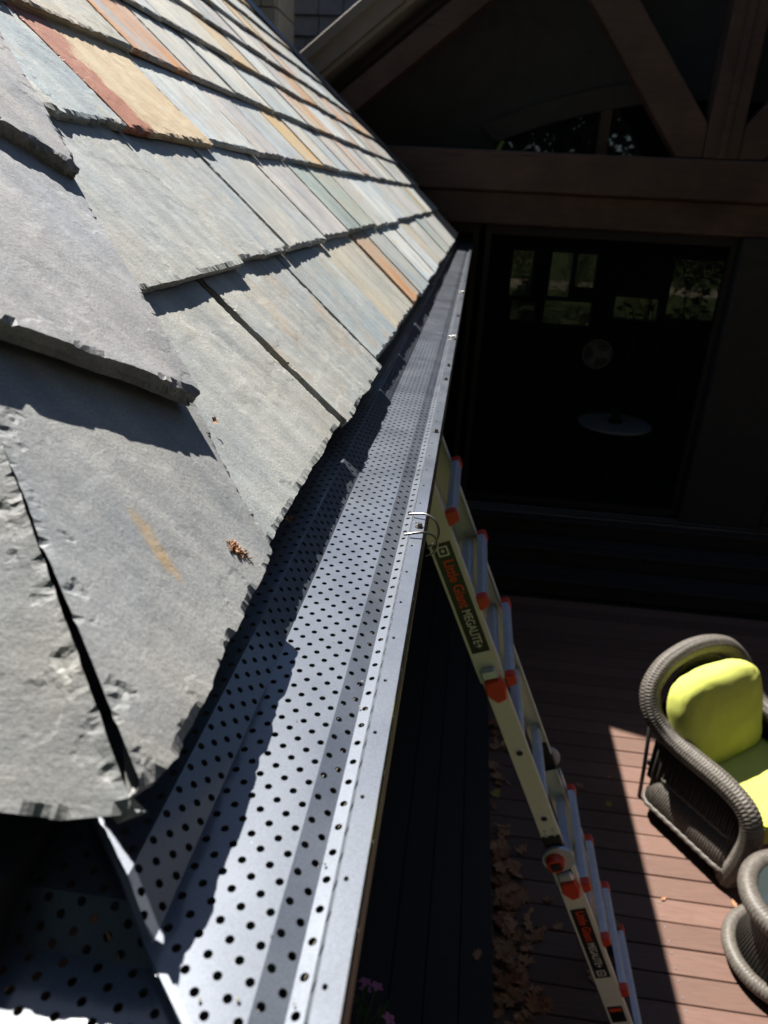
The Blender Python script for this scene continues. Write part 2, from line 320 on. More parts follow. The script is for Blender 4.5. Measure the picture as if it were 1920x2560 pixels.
def near_slate(poly, P, hfun, th, step, seed, color, kind, edges, name):
    """a close-up slate: fine top surface with cleft layers, thin irregular flakes lost along the rim, laminated edge"""
    k = len(poly); V2 = [Vector(q) for q in poly]; E = []
    for i in range(k):
        a = V2[i]; c = V2[(i + 1) % k]; d = (c - a).normalized(); E.append((a, d, Vector((-d.y, d.x)), (c - a).length, edges[i]))
    NZ = lambda x, y, f, o: mnoise.noise(Vector((x * f, y * f, seed + o)))
    def inset(x, y, only=None):
        best = 9
        for a, d, nn, L, t in E:
            if only and t not in only: continue
            best = min(best, (x - a.x) * nn.x + (y - a.y) * nn.y)
        return best
    def top(x, y):
        h = .0007 * NZ(x, y, 7, 1) + .0004 * NZ(x, y, 22, 2)
        lay = 2.2 * NZ(x * .6, y * 1.1, 9, 5) + .35 * NZ(x, y, 45, 6); h += .00045 * math.floor(lay)      # cleft layers
        for typ, W, q, dp in (('t', .0120, .22, .60), ('p', .0045, .02, .45), ('x', .0035, .0, .25)):
            e = inset(x, y, typ)
            if e < .03:
                T = q + .55 * NZ(x, y, 8, 42) + .65 * NZ(x, y, 38, 9) + .36 * NZ(x, y, 95, 10) + .16 * NZ(x, y, 230, 11)
                c = T - e / W
                if c > 0: h -= (.5 * math.floor(min(c * 1.1, 1.) * 6 + .5) / 6 + .5 * min(c * 1.1, 1.)) * th * dp
                if typ == 'x' and e < .024:
                    g = NZ(x, y, 75, 14) + .5 * NZ(x, y, 160, 15) - .22 - 22 * max(0, e - .007)
                    if g > 0: h -= min(.0016, g * .0045)
        return h
    bp = []; bn = []
    for a, d, nn, L, t in E:
        m = max(1, int(L / (step if t != 'h' else .05)))
        for j in range(m):
            x = a + d * (L * j / m); r = {'t': .0042, 'p': .0020, 'x': .0010, 'h': 0}[t] * max(.15, min(1.3, .55 + 1.3 * NZ(x.x, x.y, 9, 41)))
            w = r * (1.1 * NZ(x.x, x.y, 17, 20) + .5 * NZ(x.x, x.y, 70, 21) + .3 * NZ(x.x, x.y, 200, 22))
            bp.append(x + nn * (w + .0008)); bn.append((nn, r if t != 'x' else -1.))
    n = len(bp); pts = list(bp); xs = [p.x for p in V2]; ys = [p.y for p in V2]
    y = min(ys); row = 0; rgx = random.Random(int(seed * 100))
    while y < max(ys):
        x = min(xs) + (step * .5 if row % 2 else 0)
        while x < max(xs):
            e = inset(x, y)
            g = 1 if e < .028 else 3                      # finer towards the rim
            if e > step * 1.0 + .003 and (g == 1 or (row % 3 == 0 and int((x - min(xs)) / step) % 3 == 0)): pts.append(Vector((x + rgx.uniform(-.25, .25) * step, y + rgx.uniform(-.25, .25) * step)))
            x += step
        y += step * .87; row += 1
    from mathutils.geometry import delaunay_2d_cdt
    ov, oe, of, _, _, _ = delaunay_2d_cdt(pts, [(i, (i + 1) % n) for i in range(n)], [], 1, 1e-7)
    mb = MB(); mb.v = [P(p.x, p.y, hfun(p.x, p.y) + top(p.x, p.y)) for p in ov]; mb.f = [tuple(f) for f in of]
    # sides: three laminated rings below the rim
    loops = [list(range(n))]
    if len(ov) >= n and all((ov[i] - pts[i]).length < 1e-6 for i in range(n)):
        tops = [top(p.x, p.y) for p in bp]
        for ri, fr in enumerate((.30, .55, .80, 1.)):
            base = len(mb.v)
            for i in range(n):
                p = bp[i]; nn, r = bn[i]; j = r * .9 * (NZ(p.x, p.y, 60, 30 + ri * 2) + .9 * NZ(p.x, p.y, 180, 31 + ri * 2)) if fr < 1 else r * .3
                q = p - nn * (j - (.0012 if fr in (.3, .8) else 0)) if r > 0 else p + nn * (fr * th * .95 if r < 0 else 0)
                hh = tops[i] * (1 - fr) - th * fr
                mb.v.append(P(q.x, q.y, hfun(p.x, p.y) + hh))
            loops.append(list(range(base, base + n)))
        for la, lb in zip(loops, loops[1:]):
            for i in range(n): j = (i + 1) % n; mb.f.append((la[i], la[j], lb[j], lb[i]))
        cB = len(mb.v); cen = sum(V2, Vector((0, 0))) / k; mb.v.append(P(cen.x, cen.y, hfun(cen.x, cen.y) - th))
        for i in range(n): mb.f.append((loops[-1][(i + 1) % n], loops[-1][i], cB))
    o = mb.build(name, 'slate_' + kind, roofo); o.color = (*color, 1); return o

def slate(poly, P, hfun, th, step, seed, color, kind='plain', edges=None, name='slate', ragged=.0025):
    """one split slate: ragged outline, laminated rough edge, dressed (chipped) rim"""
    k = len(poly); area = sum(poly[i][0] * poly[(i + 1) % k][1] - poly[(i + 1) % k][0] * poly[i][1] for i in range(k))
    if area < 0: poly = poly[::-1]; edges = (edges[::-1][1:] + edges[::-1][:1]) if edges else None
    edges = edges or ['p'] * k
    if step < .008: return near_slate(poly, P, hfun, th, step, seed, color, kind, edges, name)
    pts = []; nrm = []; amp = []; dpf = []
    for i in range(k):
        a = Vector(poly[i]); c = Vector(poly[(i + 1) % k]); d = (c - a); L = d.length; d.normalize(); nn = Vector((-d.y, d.x))
        m = max(1, int(L / step)) if edges[i] != 'h' else max(1, int(L / .08))
        for j in range(m):
            pts.append(a + d * (L * j / m)); 
            if j == 0:
                a0 = Vector(poly[i - 1]); dp = (a - a0).normalized(); nb = Vector((-dp.y, dp.x)); q = (nb + nn); q = q / max(.4, q.dot(nn)); nrm.append(q)
            else: nrm.append(nn)
            amp.append({'p': .5 if step < .008 else .35, 't': 1., 'x': .6, 'h': 0.05}[edges[i]]); dpf.append(1.9 if edges[i] == 'x' else 1.)
    n = len(pts); cen = sum((Vector(q) for q in poly), Vector((0, 0))) / k
    nrm = [(cen - x).normalized() / max(.8, (cen - x).normalized().dot(m_.normalized())) for x, m_ in zip(pts, nrm)]   # radial insets keep the rings from crossing
    near = step < .008
    rings = [(0., -1.), (-.001, -.6), (.0005, -.3), (.0015, -.08)] if near else [(0., -1.), (.001, -.25)]
    rings += [(.004, 0.), (.010, 0.), (.016, 0.), (.030, 0.)] if near else [(.005, 0.), (.016, 0.)]
    vs = []; fs = []
    for ri, (ins, hh) in enumerate(rings):
        for i in range(n):
            x = pts[i]; q = Vector((x.x * 1., x.y, seed * 1.7))
            w = mnoise.noise(Vector((x.x * 30, x.y * 30, seed))) * ragged + mnoise.noise(Vector((x.x * 110, x.y * 110, seed + ri * .35))) * ragged * .8 + (mnoise.noise(Vector((x.x * 240, x.y * 240, seed + ri * 1.9))) * ragged * 1.3 if near else 0)
            chip = max(0., mnoise.noise(Vector((x.x * 45, x.y * 45, seed + 9)))) + .6 * abs(mnoise.noise(Vector((x.x * 160, x.y * 160, seed + 3))))
            a = amp[i]; dep = 0
            if near and hh >= 0:
                xx = x + nrm[i] * ins * 1.2; chip = max(0., mnoise.noise(Vector((xx.x * 60, xx.y * 60, seed + 9)))) + .7 * abs(mnoise.noise(Vector((xx.x * 190, xx.y * 190, seed + 3))))
            if ri == 0: d = w * .6 * min(a, 1) 
            elif hh < 0: d = ins + w * min(a + .2, 1.2) + a * chip * .012 * (1 + hh)
            else:
                d = ins * (.5 + .5 * a) + w * .5 + a * chip * .012
                dep = -a * dpf[i] * (.0020 if ri < len(rings) - 2 else .0009 if ri < len(rings) - 1 else 0) * (chip * 2.0 + .5 * mnoise.noise(Vector((x.x * 90, x.y * 90, seed + ri * 2.)))) if near else -a * .001 * chip
            if hh == 0 and ri < len(rings) - 1: d = min(d, .026 if near else .012)
            if ri == len(rings) - 1: d = ins
            if edges and a < .1: d = 0
            p = x + nrm[i] * d
            vs.append(P(p.x, p.y, hfun(p.x, p.y) + (hh * th if hh < 0 else 0) + dep))
    m = len(rings)
    for r in range(m - 1):
        for i in range(n): j = (i + 1) % n; fs.append((r * n + i, r * n + j, (r + 1) * n + j, (r + 1) * n + i))
    cI = len(vs); vs.append(P(cen.x, cen.y, hfun(cen.x, cen.y)))
    for i in range(n): fs.append(((m - 1) * n + i, (m - 1) * n + (i + 1) % n, cI))
    cB = len(vs); vs.append(P(cen.x, cen.y, hfun(cen.x, cen.y) - th))
    for i in range(n): fs.append(((i + 1) % n, i, cB))
    mb = MB(); mb.v = vs; mb.f = fs
    o = mb.build(name, 'slate_' + kind, roofo)
    o.color = (*color, 1)
    return o

GREY = (0.364, 0.364, 0.349); BLUE = (0.347, 0.375, 0.381); PALE = (0.431, 0.45, 0.45); TAN = (0.403, 0.375, 0.319); PINK = (0.398, 0.375, 0.361); GREEN = (0.297, 0.33, 0.308); LIGHT = (0.448, 0.442, 0.414)
SC = [0, .265, .512, .728, .93, 1.12, 1.31, 1.50, 1.69, 1.88, 2.06, 2.24]
fixed = {
 0: [(.42, .918, GREY, 'plain'), (.940, 1.315, GREY, 'plain'), (1.325, 1.655, BLUE, 'plain'), (1.662, 2.08, TAN, 'plain'), (2.125, 2.37, TAN, 'rust'), (2.375, 2.70, BLUE, 'plain'), (2.71, 3.12, PALE, 'plain')],
 1: [(.50, 1.085, GREY, 'plain'), (1.088, 1.372, GREY, 'plain'), (1.382, 1.728, GREY, 'plain'), (1.742, 2.06, PINK, 'plain'), (2.066, 2.30, GREEN, 'plain'), (2.305, 2.62, GREEN, 'plain'), (2.63, 2.95, GREY, 'plain')],
 2: [(.66, .935, PALE, 'plain'), (.94, 1.122, BLUE, 'plain'), (1.128, 1.468, LIGHT, 'red_edge'), (1.475, 1.80, PALE, 'plain'), (1.808, 2.05, PINK, 'plain'), (2.056, 2.32, PALE, 'plain'), (2.325, 2.56, LIGHT, 'gold'), (2.565, 2.85, GREY, 'plain')],
 3: [(.85, 1.12, GREY, 'plain'), (1.125, 1.50, TAN, 'plain'), (1.505, 1.80, PINK, 'rust'), (1.805, 2.12, LIGHT, 'plain'), (2.125, 2.5, LIGHT, 'plain')],
 4: [(1.0, 1.42, TAN, 'plain'), (1.425, 1.74, PINK, 'plain'), (1.745, 2.0, PALE, 'plain'), (2.005, 2.3, LIGHT, 'plain')],
}
rs = random.Random(11)
idx = 0
for ci in range(len(SC) - 1):
    s0 = SC[ci]; e = SC[ci + 1] - s0
    lst = list(fixed.get(ci, []))
    y = lst[-1][1] + .006 if lst else YC + .707 * s0 + .12
    while y < yfar(s0) - .1:
        w = rs.uniform(.17, .36); r = rs.random()
        colr = rs.choice([GREY, GREY, PINK, BLUE, PALE, LIGHT, LIGHT, PALE, TAN, GREEN])
        kind = 'gold' if r < .06 else 'rust' if r < .15 else 'plain'
        lst.append((y, y + w, colr, kind)); y += w + rs.uniform(.002, .007)
    for (y0, y1, c, kd) in lst:
        if idx > 292: break
        seed = idx * 1.37 + 2; v = rs.uniform(.9, 1.1); c = tuple(min(.6, x * v) for x in c)
        ymid = .5 * (y0 + y1)
        dist = math.hypot(ymid, .5); step = .0034 if ymid < 1.45 and s0 < .75 else .009 if ymid < 2.4 else .03
        th = rs.uniform(.009, .013); ds = rs.uniform(-.006, .006); sk = rs.uniform(-.004, .004)
        ya, yb2 = yfar(s0), yfar(s0 + e + .05)
        head = s0 + e + .05
        poly = [(y0, s0 + ds + sk), (min(y1, ya), s0 + ds - sk), (min(y1, yb2), head), (max(min(y0 + .002, yb2 - .01), YC + .707 * head + .03), head)]
        if poly[3][0] > poly[2][0] - .03: poly[2] = (poly[3][0] + .03, head)
        if poly[0][0] < YC + .707 * s0 + .03: poly[0] = (YC + .707 * s0 + .03, poly[0][1])
        dh = rs.uniform(-.0015, .0015); tw = rs.uniform(-.002, .002)
        hf = (lambda s0, e, dh, tw, ym: (lambda yy, ss: dh + tw * (yy - ym) / .15 - .0135 * (ss - s0) / e))(s0, e, dh, tw, ymid)
        slate(poly, main_pt, hf, th, step, seed, c, kd, ['t', 'p', 'h', 'p'], ragged=.003)
        idx += 1
y = .36
while y < 7.3:
    w = rs.uniform(.28, .40); sv = MB(); sv.prism([main_pt(y, .006, -.0150), main_pt(y + w, .008, -.0150), main_pt(y + w, .24, -.0290), main_pt(max(y, YC + .22), .24, -.0290)], N * -.008); so = sv.build('starter_slate', 'slate_plain', roofo); so.color = (.28, .28, .275, 1); y += w + .003
# hip slates: broad slates laid along the hip on top of the courses
A_ = Vector((.57735, .8165)); B_ = Vector((.8165, -.57735)); HO = Vector((YC, 0))
def hipq(a, bb): p = HO + A_ * a + B_ * bb; return (p.x, p.y)
GAP = .0016
def hip_slate(P, k, tail_a, length, width, th, h0, h1, color, seed, kind='plain', tail_poly=None, step=.003, gap=GAP):
    poly = tail_poly or [hipq(tail_a, width), hipq(tail_a + length, width * .985), hipq(tail_a + length, gap), hipq(tail_a + .012, gap)]
    edges = ['p', 'h', 'x' if k == 0 else 'p', 't'] if tail_poly is None else None
    hf = lambda yy, ss: h0 + (h1 - h0) * (((yy - YC) * A_.x + ss * A_.y) - tail_a) / length
    return slate(poly, P, hf, th, step, seed, color, kind, edges or ['p', 'h', 'x', 'x', 't', 't', 't'][:len(poly)], name='hip_slate', ragged=.003)
HG = (.262, .262, .262)
# lowest pair, cut to the eave
lo = [(.522, -.002), hipq(.48, .226), hipq(.48, .0078), hipq(.25, .0036), (YC + .0035, -.003), (YC + .036, -.012)]
hip_slate(main_pt, 0, .0, .48, .25, .013, .018, .004, HG, 301.3, 'stain', lo)
lo2 = [(.62, -.004), hipq(.48, .245), hipq(.48, -.0028), hipq(.25, -.0071), (YC - .0160, -.010), (YC + .022, -.018), (YC + .08, -.018)]
hip_slate(front_pt, 0, .0, .48, .25, .016, .019, .004, (.27, .272, .274), 312.7, 'clean', lo2)
for k in range(1, 7):
    ta = .312 + .303 * (k - 1)
    hip_slate(main_pt, k, ta, .42, .196 + .006 * (k % 2), .017, .0335 if k == 1 else .033, .0115, (.275, .272, .282) if k % 2 else (.285, .28, .288), 320 + k * 3.3, 'clean')
    hip_slate(front_pt, k, ta + .02, .42, .22, .015, .030, .011, HG, 350 + k * 3.3, 'clean', step=.006)
# a few courses of the end slope
for ci in range(0, 5):
    s0 = SC[ci]; e = SC[ci + 1] - s0; y = YC + .707 * s0 + .10
    while y < 1.6:
        w = rs.uniform(.25, .36)
        hf = (lambda s0, e: (lambda yy, ss: -.0135 * (ss - s0) / e))(s0, e)
        y_h = max(y, YC + .707 * (s0 + e + .05) + .03); slate([(y, s0), (y + w, s0), (max(y + w, y_h + .03), s0 + e + .05), (y_h, s0 + e + .05)], front_pt, hf, .011, .015, 400 + idx, rs.choice([GREY, BLUE, TAN]), 'plain', ['t', 'p', 'h', 'p']); y += w + .005; idx += 1
# flashing along the far end of the slope
b = MB(); q0 = main_pt(yfar(-.01), -.01, .0); q1 = main_pt(yfar(top), top, .0)
b.prism([q0 + YH * -.03 + N * .004, q0 + YH * .05 + N * .02, q0 + YH * .08 + N * -.03], q1 - q0); b.build('flashing', 'flash', house)
# fascia, soffit and wall below the eave
MK = {}
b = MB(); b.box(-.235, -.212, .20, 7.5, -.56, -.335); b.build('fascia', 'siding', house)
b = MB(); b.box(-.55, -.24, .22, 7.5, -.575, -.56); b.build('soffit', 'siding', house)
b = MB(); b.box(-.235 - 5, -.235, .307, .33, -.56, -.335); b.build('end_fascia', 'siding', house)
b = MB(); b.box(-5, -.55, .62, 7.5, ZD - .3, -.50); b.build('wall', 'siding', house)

# ================================================================== GUTTERS with perforated guards
PITCH = .0188; HOLE_R = .00245
# guard profile (X, Z) from the flange inward, with hole rows between nodes
PROF = [(-.0430, -.3455, 0), (-.0470, -.3585, 1), (-.0559, -.3608, 1), (-.0723, -.3552, 2), (-.1297, -.3518, 7), (-.1512, -.3335, 4), (-.204, -.3275, 6), (-.212, -.3265, 0)]
def swap(p): return Vector((.095 - p.y, .095 - p.x, p.z))   # mirror in the mitre plane for the end gutter
def guard_mesh(y0, y1, holes=True, rim=True):
    mb = MB(); phase = 0
    for i in range(len(PROF) - 1):
        (xa, za, _), (xb, zb, rows) = PROF[i], PROF[i + 1]
        pa = Vector((xa, 0, za)); pb_ = Vector((xb, 0, zb)); L = (pb_ - pa).length; t = (pb_ - pa) / L; nn = Vector((t.z, 0, -t.x))
        if nn.z < 0: nn = -nn
        if not rows or not holes:
            mb.face([pa + YH * y0, pa + YH * y1, pb_ + YH * y1, pb_ + YH * y0]); phase += rows; continue
        q = L / rows
        for r in range(rows):
            off = PITCH * .5 * (phase % 2); phase += 1
            t0 = r * q; k0 = math.floor((y0 - off) / PITCH); k1 = math.ceil((y1 - off) / PITCH)
            for k in range(k0, k1):
                ya = off + k * PITCH; yb = ya + PITCH; ym = (ya + yb) / 2; tm = t0 + q / 2
                outer = [(yb, tm), (yb, t0 + q), (ym, t0 + q), (ya, t0 + q), (ya, tm), (ya, t0), (ym, t0), (yb, t0)]
                base = len(mb.v); rx = HOLE_R; rt = min(HOLE_R, q * .42)
                if i == 0: rx = .0022; rt = q * .36
                for (yy, tt) in outer: mb.v.append(pa + t * tt + YH * yy)
                for a in range(16): an = 2 * math.pi * a / 16; mb.v.append(pa + t * (tm + math.sin(an) * rt) + YH * (ym + math.cos(an) * rx))
                for a in range(8):
                    c = (a + 1) % 8; h0 = base + 8 + 2 * a; h1 = h0 + 1; h2 = base + 8 + (2 * a + 2) % 16
                    mb.f.append((base + a, base + c, h2, h1, h0))
                if rim:
                    b2 = len(mb.v)
                    for a in range(16): mb.v.append(mb.v[base + 8 + a] - nn * .0011)
                    for a in range(16): c = (a + 1) % 16; mb.f.append((base + 8 + a, base + 8 + c, b2 + c, b2 + a))
    for v in mb.v: v.z += .0006 * mnoise.noise(Vector((v.x * 9, v.y * 2.3, 4.))) + .00025 * mnoise.noise(Vector((v.x * 30, v.y * 11, 7.)))
    return mb
def cut(o, planes):
    bm = bmesh.new(); bm.from_mesh(o.data); org = ORIG[o]
    for co, no in planes:
        bmesh.ops.bisect_plane(bm, geom=bm.verts[:] + bm.edges[:] + bm.faces[:], plane_co=Vector(co) - org, plane_no=no, clear_outer=True)
    bm.to_mesh(o.data); bm.free()
gut = root('gutter', (-.12, 2, -.45), 'long grey gutter with perforated guard along the slate eave', 'gutter', None)
segs = [(.02, 1.556, True, True), (1.558, 2.776, True, False), (2.778, 3.996, True, False), (3.998, 5.216, False, False), (5.218, 6.436, False, False), (6.438, 7.45, False, False)]
for i, (a, c, ho, ri) in enumerate(segs):
    mb = guard_mesh(a, c, ho, ri)
    if i % 2: mb.v = [v + Vector((0, 0, -.0008)) for v in mb.v]
    o = mb.build('guard_panel', 'guard', gut)
    pl = [((0, a, 0), (0, -1, 0)), ((0, c, 0), (0, 1, 0))]
    if i == 0: pl.append(((-.155, .25, 0), (-.7071, -.7071, 0)))
    cut(o, pl)
    # screwed-down flange of the panel, with its small punched holes
    fm = MB(); x0, x1, z = -.0290, -.0430, -.3449 - (.0008 if i % 2 else 0)
    step = .0592; k = math.floor(a / step); ys = [a]
    n = int((c - a) / step)
    start = .2133 - step * 4
    hs = [start + step * j for j in range(400) if a + .01 < start + step * j < c - .01] if a < 3.9 else []
    edges_y = [a] + [(h1 + h2) / 2 for h1, h2 in zip(hs, hs[1:])] + [c]
    if hs:
        for j, h in enumerate(hs):
            ya, yb = edges_y[j], edges_y[j + 1]; base = len(fm.v); xm = -.0387 + .0027 * 0
            outer = [(yb, xm), (yb, x0), (h, x0), (ya, x0), (ya, xm), (ya, x1), (h, x1), (yb, x1)]
            for (yy, xx) in outer: fm.v.append(Vector((xx, yy, z)))
            for q in range(16): an = 2 * math.pi * q / 16; fm.v.append(Vector((xm + math.sin(an) * .0014, h + math.cos(an) * .0017, z)))
            for q in range(8): cc = (q + 1) % 8; h0 = base + 8 + 2 * q; fm.f.append((base + q, base + cc, base + 8 + (2 * q + 2) % 16, h0 + 1, h0))
    else: fm.face([(x0, a, z), (x0, c, z), (x1, c, z), (x1, a, z)])
    fm.face([(x0, a, z), (x0, c, z), (x0 + .0012, c, z - .004), (x0 + .0012, a, z - .004)])
    fm.face([(x1, a, z), (x1, c, z), (x1 - .0002, c, z - .0006), (x1 - .0002, a, z - .0006)])
    fo = fm.build('flange', 'guard', gut)
    if i == 0: cut(fo, [((-.155, .25, 0), (-.7071, -.7071, 0))])
# trough below: K-style face
TP = [(-.0275, -.3475), (-.0262, -.352), (-.0262, -.366), (-.034, -.372), (-.042, -.390), (-.050, -.415), (-.066, -.438), (-.082, -.455), (-.200, -.455), (-.210, -.450), (-.210, -.345)]
def trough(y0, y1):
    mb = MB(); 
    for a, c in zip(TP, TP[1:]): mb.face([(a[0], y0, a[1]), (a[0], y1, a[1]), (c[0], y1, c[1]), (c[0], y0, c[1])])
    return mb
o = trough(.0, 7.45).build('trough', 'trough', gut, smooth=False); cut(o, [((-.155, .25, 0), (-.7071, -.7071, 0))])
end_gut = root('gutter', (-1, .13, -.45), 'short return gutter turning the near corner at bottom left', 'gutter')
mb = guard_mesh(-.02, 1.3, True, True); mb.v = [swap(v) + Vector((0, 0, -.018)) for v in mb.v]
o = mb.build('guard_panel', 'guard', end_gut); cut(o, [((-.155, .25, 0), (.7071, .7071, 0))])
mb = MB(); mb.face([(-.0290, -.02, -.3474), (-.0290, 1.3, -.3474), (-.0432, 1.3, -.3474), (-.0432, -.02, -.3474)]); mb.v = [swap(v) + Vector((0, 0, -.0155)) for v in mb.v]
o = mb.build('flange', 'guard', end_gut); cut(o, [((-.155, .25, 0), (.7071, .7071, 0))])
mb = trough(-.05, 1.3); mb.v = [swap(v) + Vector((0, 0, -.017)) for v in mb.v]; o = mb.build('trough', 'trough', end_gut); cut(o, [((-.155, .25, 0), (.7071, .7071, 0))])
# lapped edge strip on the mitre
b = MB()
for (xa, za, _), (xb, zb, r) in zip(PROF, PROF[1:-1]):
    p = [Vector((x, .095 - x, z)) for x, z in ((xa, za), (xb, zb))]; d = Vector((-.7071, -.7071, 0)) * .0035
    b.hexa([p[0] + d + Vector((0, 0, -.003)), p[0] + Vector((0, 0, -.003)), p[1] + Vector((0, 0, -.003)), p[1] + d + Vector((0, 0, -.003)), p[0] + d + Vector((0, 0, .0030)), p[0] + Vector((0, 0, .0030)), p[1] + Vector((0, 0, .0030)), p[1] + d + Vector((0, 0, .0030))])
b.build('mitre_edge', 'guard', gut)
# wire hangers hooked over the lip, and hex screws
def wire_clip(y, skew, flat=False):
    X0 = -.0475
    pts = [(X0 - .002, y, -.3425), (-.036, y - skew * .2, -.3395), (-.0265, y - skew * .5, -.3390), (-.0165, y - skew, -.3435), (-.0120, y - skew * 1.6, -.354), (-.0145, y - skew * 2, -.3655), (-.0245, y - skew * 2.2, -.3730)]
    if flat: pts = pts[:3] + [(-.0262, y - skew * .6, -.3440), (-.0258, y - skew * .7, -.3520)]
    MB().tube(spline(pts, .002), .0011 if flat else .0014, 10).build('wire_hook', 'steel', gut, True)
def hex_screw(y, x=-.0345):
    b = MB(); z = -.3449
    b.lathe((x, y, z), [(.0001, .0009), (.0048, .0009), (.0050, 0)], 20)
    b.lathe((x, y, z), [(.0034, .0006), (.0034, .0042), (.0028, .0050), (.0001, .0050)], 6)
    b.build('screw', 'steel', gut)
for yb in (.735, 1.93, 2.95):
    wire_clip(yb + .028, .010, yb > 1); wire_clip(yb - .028, -.006, yb > 1); hex_screw(yb + .001)
for y in (1.10, 1.464, 1.60, 2.35, 3.4): hex_screw(y, -.036)

# ================================================================== DECK and step
rd = random.Random(5)
deck = MB(); deck.box(.30, 6.2, -1.2, 6.3, ZD - .16, ZD - .045); deck = deck.build('deck', 'rubber', kind='structure'); deck['label'] = 'timber deck of pinkish brown boards'
bw = .1365
for i in range(51):
    y0 = -1.2 + i * bw
    if y0 > 5.83: break
    b = MB(); b.box(.372, 6.2, y0 + .0028, y0 + bw - .0028, ZD - .03, ZD + rd.uniform(-.0012, .0012)); b.build('board', 'deck', deck, bevel=.003)
b = MB()
for i in range(52):
    y0 = -1.2 + i * bw
    if y0 > 5.83: break
    for q in range(15):
        for yy in (.03, bw - .03):
            x = .46 + q * .40; b.lathe((x, y0 + yy, ZD), [(.0048, .0013), (.0042, .0022), (.0, .0022)], 7)
b.build('screw_heads', 'flash', deck, kind='stuff')
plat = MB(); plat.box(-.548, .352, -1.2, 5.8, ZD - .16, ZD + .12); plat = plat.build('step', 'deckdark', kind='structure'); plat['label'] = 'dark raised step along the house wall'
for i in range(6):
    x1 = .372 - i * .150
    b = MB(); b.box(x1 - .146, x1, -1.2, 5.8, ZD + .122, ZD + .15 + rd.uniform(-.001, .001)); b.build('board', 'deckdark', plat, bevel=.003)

# ================================================================== PORCH with timber gable
YP = 6.6
porch = root('timber_porch', (1.87, 8.5, ZD), 'dark timber-framed gabled porch with screened front beyond the deck', 'porch')
def part(name, m, box, bevel=.006, parent=None): return MB().box(*box).build(name, m, parent or porch, bevel=bevel)
part('tie_beam', 'timber', (-.95, 5.6, YP - .02, YP + .22, .068, .372), .012)
part('lower_beam', 'timber', (-.60, 5.6, YP + .035, YP + .22, -.193, .066), .012)
part('king_post', 'timber', (1.735, 2.005, YP + .0, YP + .21, .374, 3.2), .012)
part('king_post_strip', 'timber', (1.84, 1.90, YP - .02, YP - .001, .374, 3.2), .008)
bdir = Vector((-.63, 0, .777)); bn = Vector((.777, 0, .63))
for sgn in (1, -1):
    b = MB(); base = Vector((1.735, YP + .02, .376)) if sgn == 1 else Vector((2.005, YP + .02, .376))
    pts = [(0, 0), (-.20, 0), (-.20 - 2.0 * .63 / .777, 2.0), (-2.0 * .63 / .777 + .13, 2.0), (0, .24)]
    b.prism([base + Vector((x * sgn, 0, z)) for x, z in pts], (0, .17, 0)); b.build('brace', 'timber', porch, bevel=.010)
XA = 1.87
def rake_band(name, m, zlo, zhi, y0, y1, bevel=.006):
    for sgn in (1, -1):
        b = MB(); x0 = -3.6; pts = [(x0, zlo + .755 * x0), (XA, zlo + .755 * XA), (XA, zhi + .755 * XA), (x0, zhi + .755 * x0)]
        b.prism([((x if sgn == 1 else 2 * XA - x), y0, z) for x, z in pts], (0, y1 - y0, 0)); b.build(name, m, porch, bevel=bevel)
rake_band('rake_fascia', 'fascia', 1.911, 2.10, 6.57, 6.62)
rake_band('rake_trim', 'fascia', 2.06, 2.158, 6.53, 6.568)
rake_band('rafter', 'timber', 1.449, 1.672, 6.66, 6.86)
rake_band('soffit_board', 'fascia', 1.86, 1.909, 6.60, 7.3)
rake_band('roof_slab', 'shingle', 2.112, 2.150, 6.63, 13.2)
# gable wall with segmental arched window behind the truss
YG = 7.25
cx_, cz_, rad_ = 2.05, -4.27, 5.126
b = MB(); b.prism([(-3.3, YG, -.2), (7.0, YG, -.2), (7.0, YG, -1.2 + 0), (-3.3, YG, -1.2)][:0] or [(-2.4, YG, .05), (6.1, YG, .05), (XA + .02, YG, 3.25), (XA - .02, YG, 3.25)], (0, .12, 0)); b.build('gable_wall', 'gablewall', porch)
def arc(r, x0, x1, n=28): return [(x0 + (x1 - x0) * i / n, cz_ + math.sqrt(r * r - (x0 + (x1 - x0) * i / n - cx_) ** 2)) for i in range(n + 1)]
win_o = MB(); a1 = arc(rad_ + .17, -.05, 4.15); a2 = arc(rad_, .10, 4.0)
for p, q, p2, q2 in zip(a1, a1[1:], a2, a2[1:]): win_o.prism([(p[0], YG - .06, p[1]), (q[0], YG - .06, q[1]), (q2[0], YG - .06, q2[1]), (p2[0], YG - .06, p2[1])], (0, .058, 0))
wino = win_o.build('arched_window', 'siding', porch)
xs = [.10, .98, 1.06, 1.97, 2.13, 3.04, 3.12, 4.0]
for i in range(0, 8, 2):
    aa = arc(rad_ - .004, xs[i], xs[i + 1], 8); b = MB()
    b.prism([(xs[i], YG - .02 - .002 * i, .15)] + [(xs[i + 1], YG - .02 - .002 * i, .15)] + [(x, YG - .02 - .002 * i, z) for x, z in aa[::-1]], (0, .012, 0)); b.build('pane', 'window', wino)
for x in (1.02, 2.05, 3.08):
    b = MB(); b.box(x - .045, x + .045, YG - .05, YG - .026, .15, cz_ + math.sqrt(rad_ ** 2 - (x - cx_) ** 2)); b.build('mullion', 'timber', wino)
